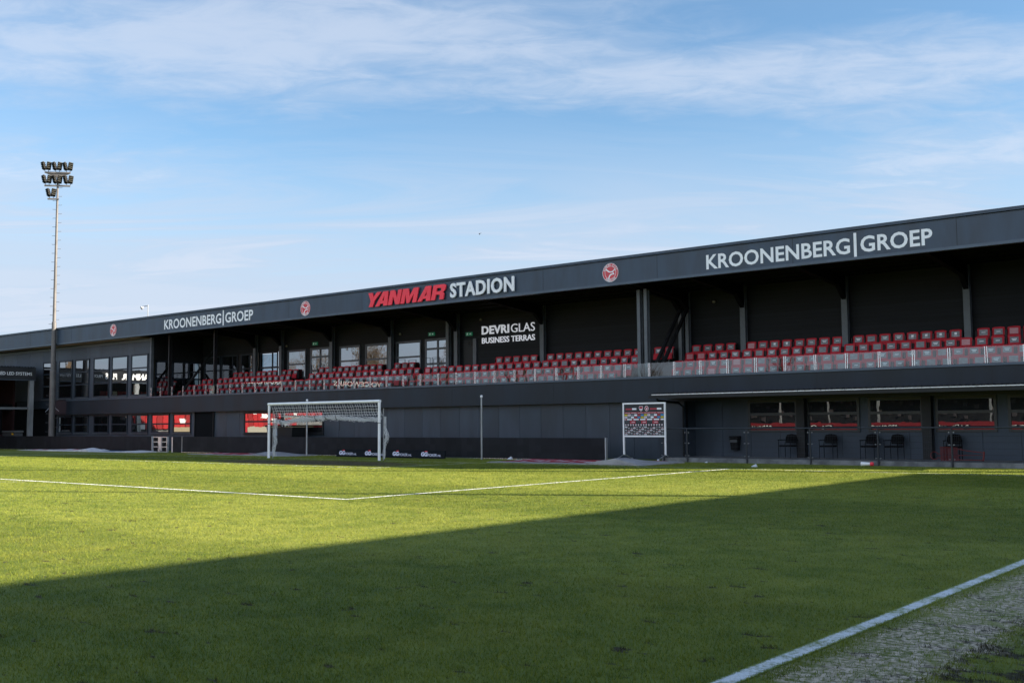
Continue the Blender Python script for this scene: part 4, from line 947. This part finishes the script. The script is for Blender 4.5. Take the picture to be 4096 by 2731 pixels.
a.tube([(-.55, 0, .0), (-.58, 0, .46), (-.05, 0, .44), (.02, 0, .02), (-.55, 0, .0)], .016, 6); a.tube([(-.0, 0, .40), (.3, 0, .34), (.82, 0, .28), (.82, 0, .02)], .016, 6); a.tube([(.0, 0, .18), (.82, 0, .20)], .014, 6); a.tube([(.02, 0, .04), (.82, 0, .03)], .014, 6); a.tube([(.80, 0, .0), (.84, 0, .32)], .03, 6); a.build('frame', pink_red, e)
a = MB()
for x in np.arange(-.55, .0, .035): a.tube([(x, .01, .02), (x, .01, .45)], .007, 4)
for z in np.arange(.04, .45, .04): a.tube([(-.56, .012, z), (-.01, .012, z)], .006, 4)
a.build('mesh_body', pink_red, e)
e = empty('megaphone', (22.95, 4.22, .065), 'white cone with a red cap lying on the grass by the terrace kerb', 'cone'); e.rotation_euler = (0, R(90), .15)
a = MB(); a.lathe((0, 0, -.20), [(.075, 0), (.06, .15), (.05, .30)], 12); a.build('body', white_m, e); a = MB(); a.lathe((0, 0, .10), [(.05, 0), (.065, .02), (.065, .10), (.03, .12)], 12); a.build('cap', sign_red, e)
def litter(x, y, label, m, s=1.0):
    e = empty('litter', (x, y, 0), label, 'litter', 'scraps of litter on the grass'); a = MB()
    a.add([(-.12*s, -.04*s, .005), (.12*s, -.05*s, .005), (.13*s, .05*s, .005), (-.10*s, .05*s, .005), (-.05*s, -.02*s, .05*s), (.10*s, -.02*s, .12*s), (.09*s, .03*s, .11*s), (-.04*s, .03*s, .05*s)], [(3,2,1,0), (4,5,6,7), (0,1,5,4), (1,2,6,5), (2,3,7,6), (3,0,4,7)])
    a.build('scrap', m, e)
litter(7.85, 3.55, 'small white and blue scrap below the led board right of the thin pole', mat('litter_white', (.6, .63, .7), .5), 1.1)
litter(20.1, 1.6, 'small pale scrap of litter on shaded grass right of the penalty box corner', MATS['litter_white'], .9)
litter(16.9, 4.1, 'tiny pale scrap of litter at the foot of the terrace fence', MATS['litter_white'], .5)

# ---------------------------------------------------------------- left side stand
SX = -38.0
ls = empty('side_stand', (SX, 5.7, 0), 'dark side stand at the left edge with corrugated roof and white sign lettering', 'stand')
def lp_(mb, name, m, parent=None):
    mb.v = [(v[0]-SX, v[1]-5.7, v[2]) for v in mb.v]; return mb.build(name, m, parent or ls)
YE = -101.0
a = MB(); a.box(SX-0.15, SX, YE, 5.70, 4.88, 5.74); fa = lp_(a, 'fascia', mat('side_fascia', (0.018, 0.020, 0.024), 0.4, 0, 0.5, 0.2, 1))
a = MB(); a.box(SX-0.16, SX+0.03, YE, 5.72, 4.83, 4.878); lp_(a, 'fascia_trim', flash_m, fa)
a = MB(); a.add([(SX+.02, YE, 5.76), (SX+.02, 5.7, 5.76), (SX-9, 5.7, 6.3), (SX-9, YE, 6.3), (SX+.02, YE, 5.742), (SX+.02, 5.7, 5.742), (SX-9, 5.7, 6.2), (SX-9, YE, 6.2)], [(0,1,2,3)[::-1], (7,6,5,4)[::-1], (0,4,5,1)[::-1], (1,5,6,2)[::-1], (2,6,7,3)[::-1], (3,7,4,0)[::-1]])
for y in np.arange(-20, 5.6, 0.207):
    a.add([(x, y+s, z) for x, zz_ in ((SX+.06, 5.765), (SX-6, 6.12)) for s, z in ((0, zz_), (.03, zz_+.06), (.10, zz_+.06), (.13, zz_))], [(0,1,2,3), (4,5,6,7)[::-1], (0,1,5,4)[::-1], (1,2,6,5)[::-1], (2,3,7,6)[::-1], (3,0,4,7)[::-1]])
lp_(a, 'roof', black_m)
for y in [5.46]+list(np.arange(-1, -95, -7.0)):
    a = MB(); a.box(SX-.30, SX-.06, y-.16, y+.16, 0, 4.83); a.box(SX-.06, SX-.045, y-.16, y-.05, 0, 4.83); lp_(a, 'column', galv_m)
a = MB(); a.box(SX-.28, SX-.12, -1, 5.3, 2.78, 2.94); lp_(a, 'cross_beam', mat('beam_grey', (0.12, 0.13, 0.14), .5))
a = MB(); a.box(SX-8, SX-7.8, -1, 5.6, 0, 6.1); a.box(SX-3.2, SX-3.0, -1, 5.6, 0, 1.0); a.box(SX-8, SX-3, 5.55, 5.68, 0, 6.0); lp_(a, 'rear_wall', maroon_m)
a = MB()
for y in (0.5, 1.9, 3.3, 4.7): a.box(SX-3.3, SX-3.1, y-.12, y+.12, 1.0, 2.75)
a.box(SX-3.3, SX-3.05, -1, 5.5, 2.75, 3.2); lp_(a, 'kiosk_front', dark_m)
a = MB(); a.box(SX-9, SX-8.8, YE, -1, 0, 6.1); lp_(a, 'back_wall', black_m)
a = MB()
for i in range(8): a.box(SX-1.2-i*.8, SX-.4-i*.8, YE, -1.5, 0, 0.9+i*.38)
lp_(a, 'seating_deck', concrete)
a = MB(); a.box(SX-.42, SX-.36, YE, -1.5, 0, 1.0); lp_(a, 'front_board', mat('side_board', (.02, .02, .024), .5))
a = MB(); y = -4.0; k = 0
while y > -60:
    w = (2.9, 1.4, 2.2, .8)[k % 4]; a.box(SX-.355, SX-.34, y-w, y-.06, .12, 1.42, (0, 1, 0, 2, 1)[k % 5]); y -= w; k += 1
lp_(a, 'advert_panels', [mat('advert_tan', (.30, .25, .17), .6), mat('advert_pale', (.34, .32, .27), .6), mat('advert_red', (.35, .02, .03), .5)])
a = MB()
for i in range(8):
    y = -1.8; k = 0
    while y > YE+.5:
        if (k // 10) % 4 != 3 or i > 2: a.box(SX-1.05-i*.8, SX-.92-i*.8, y-.22, y+.22, 1.30+i*.38, 1.76+i*.38, 1 if (k+i) % 9 == 0 else 2 if (k*7+i*3) % 5 < 2 else 0)
        y -= .52; k += 1
sd = lp_(a, 'seat_rows', [mat('seat_bright_red', (.40, .02, .024), .6), white_m, mat('seat_faded_red', (.26, .018, .02), .6)]); sd['kind'] = 'stuff'
a = MB(); on_east(a, text2d('PROMOLED LED SYSTEMS', .004, .004), 1.95, 5.42, 5.19, 5.41, SX+.008); lp_(a, 'lettering', sign_white, fa)
a = MB(); on_east(a, text2d('PLUS', .04, .004), 0.75, 1.70, 5.08, 5.56, SX+.008); on_east(a, text2d('YANMAR', .05, .004), -2.4, 0.35, 5.08, 5.56, SX+.008); on_east(a, text2d('KROONENBERG GROEP', .02, .004), -15, -8.5, 5.08, 5.56, SX+.008); on_east(a, text2d('VOICEWORKS', .02, .004), -27, -21, 5.08, 5.56, SX+.008); lp_(a, 'lettering', sign_white, fa)
e = empty('equipment_case', (-39.2, 4.75, 0), 'grey equipment case with a yellow label behind the far left board', 'case')
a = MB(); a.box(-1.0, .85, -.3, .3, .3, 1.12); a.build('body', mat('case_grey', (.05, .055, .06), .5), e, bevel=.04); a = MB(); a.box(-1.05, .90, -.34, .34, 1.13, 1.29); a.build('lid', mat('case_lid', (.09, .095, .10), .45), e, bevel=.05); a = MB(); a.box(.42, .70, -.312, -.301, .99, 1.10); a.build('yellow_label', yellow_m, e)

# ---------------------------------------------------------------- floodlight masts
def mast(x, y, label, full=True, h=17.5):
    e = empty('floodlight_mast', (x, y, 0), label, 'floodlight mast', 'floodlight masts at the pitch corners')
    if full: e.rotation_euler = (0, 0, R(48))
    if not full: e.scale = (1.9, 1.9, 1.25) if y > 0 else (1.1, 1.1, 1.2)
    a = MB(); a.lathe((0, 0, 0), [(.20, 0), (.20, 5.4), (.165, 5.45), (.155, 8.75), (.115, 8.82), (.09, 14), (.065, 19.35)], 14)
    for k in range(56):
        z = 1.2+k*.31; r_ = .2 if z < 5.4 else .16 if z < 8.8 else .10; s = 1 if k % 2 else -1
        a.tube([(s*(r_-.02), 0, z), (s*(r_+.20), 0, z), (s*(r_+.20), 0, z+.04)], .012, 4)
    a.build('shaft', mat('mast_steel', (0.115, 0.108, 0.108), 0.5, 0.2, 0.5, 0.2, 2.0), e)
    if full:
        a = MB(); a.tube([(-.35, -.3, 2.55), (-.17, 0, 2.85), (0, 0, 2.88)], .02, 5); a.tube([(.5, -.2, 2.6), (.2, 0, 2.85)], .02, 5); a.build('stay', galv_m, e)
    for (z, offs, w) in ((19.30, (-.72, 0.0, .72), .86), (18.36, (-.66, 0.03, .76), .86), (17.42, (-.36,), .5)):
        a = MB(); a.bar((-w if len(offs) > 1 else -.62, -.1, z), (w if len(offs) > 1 else .12, -.1, z), .09, .10)
        if z > 19: a.add([(-.8, -.1, z-.05), (.8, -.1, z-.05), (0, -.05, z-.36), (-.8, 0, z-.05), (.8, 0, z-.05), (0, .05, z-.36)], [(0,1,2), (5,4,3), (0,3,4,1), (1,4,5,2), (2,5,3,0)])
        a.build('crossarm', MATS['mast_steel'], e)
        for o_ in offs:
            k_ = MB(); k_.bar((o_-.12, -.12, z+.05), (o_-.12, -.2, z+.26), .03); k_.bar((o_+.12, -.12, z+.05), (o_+.12, -.2, z+.26), .03); k_.bar((o_-.16, -.2, z+.22), (o_+.16, -.2, z+.22), .16, .10)
            br = k_.build('lamp_bracket', rubber, e)
            for s, az in ((-1, -.75), (1, .40)):
                c = MB(); ln = MB()
                for k in range(4):
                    rm = Matrix.Rotation(az, 4, 'Z') @ Matrix.Rotation(s*.16, 4, 'Y') @ Matrix.Rotation(R(-30), 4, 'X'); p0 = Vector((o_+s*(.145+.022*k), -.25-.03*k, z+.24+k*.12))
                    def bx(mbx, x0, x1, y0, y1, z0, z1):
                        t = MB(); t.box(x0, x1, y0, y1, z0, z1); mbx.add([tuple(p0+(rm @ Vector(v))) for v in t.v], t.f)
                    bx(c, -.15, .15, -.09, .10, -.045, .045); bx(ln, -.135, .135, -.105, -.092, -.036, .036)
                l = c.build('floodlight', rubber, e); ln.build('lens', lens_m, l)
mast(-34.55, 5.2, 'tall grey floodlight mast with three tiers of lamps at the left of the stand')
mast(43.0, 9.75, 'tall grey floodlight mast beyond the right end of the stand', False)
mast(43.4, -2.4, 'tall grey floodlight mast in front of the right side stand', False)

# ---------------------------------------------------------------- right side stand (out of frame, throws the long shadow), far stand, trees
rs = empty('shade_stand', (44.5, 9.3, 0), 'dark side stand beyond the right touch line that shades the near grass', 'stand')
def rp(mb, name, m): mb.v = [(v[0]-44.5, v[1]-9.3, v[2]) for v in mb.v]; return mb.build(name, m, rs)
a = MB(); a.box(44.5, 58, -110, 9.3, 7.4, 8.0); rp(a, 'roof', black_m)
a = MB(); a.box(57.5, 58, -110, 9.3, 0, 7.4); a.box(46.5, 57.5, 9.0, 9.3, 0, 7.4); a.box(46, 46.2, -110, 9, 0, 1.1); a.box(46.3, 46.6, -110, 9, 4.6, 7.4); rp(a, 'walls', cladding)
a = MB()
for i in range(9): a.box(47+i*.9, 47.9+i*.9, -110, 9, 0, .8+i*.4)
rp(a, 'seating_deck', concrete)
fs_ = empty('far_stand', (0, -104, 0), 'low stand with red hoardings at the opposite end of the pitch', 'stand')
def fp(mb, name, m): mb.v = [(v[0], v[1]+104, v[2]) for v in mb.v]; return mb.build(name, m, fs_)
a = MB(); a.box(-52, 66, -114, -105.5, 6.2, 7.0); fp(a, 'roof', black_m)
a = MB(); a.box(-52, 66, -114.2, -114, 0, 6.2); fp(a, 'back_wall', black_m)
a = MB(); a.box(-52, 66, -103.1, -103, 0, 1.25); fp(a, 'red_hoarding', mat('hoarding_red', (.19, .012, .02), .5))
a = MB()
for i in range(8): a.box(-52, 66, -107-i*.8, -106.2-i*.8, 0, 1.2+i*.38)
fp(a, 'seating_deck', black_m)
a = MB(); 
for i in range(8):
    x = -51
    while x < 65:
        if (int(x*1.7)+i*3) % 13 == 0: a.box(x-.22, x+.22, -106.9-i*.8, -106.75-i*.8, 1.6+i*.38, 2.1+i*.38)
        x += .55
o = fp(a, 'seat_rows', mat('seat_grey', (.05, .045, .05), .5)); o['kind'] = 'stuff'
a = MB()
for x in np.arange(-35, 66, 7.6): a.box(x-.12, x+.12, -105.9, -105.7, 0, 6.2)
fp(a, 'columns', galv_m)
a = MB()
for x in np.arange(-50, 64, 9.5): a.add([(x+7-(v[0]-x), v[1], v[2]) for v in [(x, -102.99, .3), (x+6, -102.99, .3), (x+6, -102.99, .95), (x, -102.99, .95)]], [(0, 1, 2, 3)]) if False else a.box(x, x+5.5, -103.0, -102.985, .38, .9)
fp(a, 'hoarding_panel', black_m)
a = MB()
for k, x in enumerate(np.arange(-50, 64, 9.5)):
    v, f = text2d(('KROONENBERG', 'RADEMAKER', 'GROEP')[k % 3], .02); v = fit(v, 0, 5, .45, .85); a.add([(x+5.3-p[0], -102.98, p[1]) for p in v], f)
fp(a, 'lettering', sign_white)

def tree(loc, h, seed, label):
    rt = random.Random(seed); e = empty('bare_tree', loc, label, 'tree', 'bare winter trees behind the far stands'); tk = MB(); cr_ = MB()
    def grow(p, d, l, r, dep):
        q = p+d*l; m = (p+q)/2+Vector((rt.uniform(-1, 1), rt.uniform(-1, 1), 0))*l*.06
        (tk if dep < 2 else cr_).tube([p, m, q], [r, r*.85, r*.65], 5 if dep < 2 else 3, 0, False)
        if dep >= 6: return
        for k in range(3 if dep < 5 else 2):
            a_ = rt.uniform(0, 6.28); t = rt.uniform(.25, .6); nd = (d+Vector((math.cos(a_), math.sin(a_), .25))*t).normalized(); grow(p+(q-p)*rt.uniform(.65, 1.0), nd, l*rt.uniform(.62, .85), r*.58, dep+1)
    grow(Vector((0, 0, 0)), Vector((0, 0, 1)), h*.26, h*.018, 0)
    tk.build('trunk', bark_m, e); cr_.build('crown', bark_m, e); return e
t0 = tree((-62, -30, 0), 15, 3, 'bare winter tree behind the left side stand'); t1 = tree((-66, -44, 0), 17, 8, 'bare winter tree behind the left side stand')
for i, (x, y, s, rz_) in enumerate([(-60, -8, 1, 1), (-64, 4, 1.1, 2), (-58, -18, .9, 3), (-70, -26, 1.15, .5), (-62, -55, 1, 4), (-66, -66, 1.1, 5), (-60, -76, .95, 2.5), (-72, -50, 1.2, 1.4), (-63, -90, 1.1, 3.3), (-55, -101, 1, 0.3), (-40, -122, 1.1, 2), (-20, -124, 1, 3)]):
    o = copy_tree(t0 if i % 2 else t1); o.location = (x, y, 0); o.scale = (s, s, s); o.rotation_euler = (0, 0, rz_); o['label'] = 'bare winter tree behind the left side stand' if i < 10 else 'bare winter tree behind the far stand'
# ---------------------------------------------------------------- a bird in the sky
d = fw+r1*((1918-2048)/4226.77)+u1*((1365.5-936)/4226.77); bp_ = CAM+d*90
e = empty('bird', bp_, 'small dark bird flying above the stand roof', 'bird'); e.scale = (.6, .6, .6)
a = MB(); a.lathe((0, 0, -.14), [(.01, 0), (.05, .08), (.05, .18), (.01, .28)], 6); a.build('body', rubber, e)
a = MB(); a.add([(0, 0, .0), (-.22, .1, .14), (-.25, .1, .08), (.22, .1, .16), (.25, .1, .10), (0, 0, -.05)], [(0, 1, 2, 5), (0, 5, 4, 3)]); a.build('wings', rubber, e)
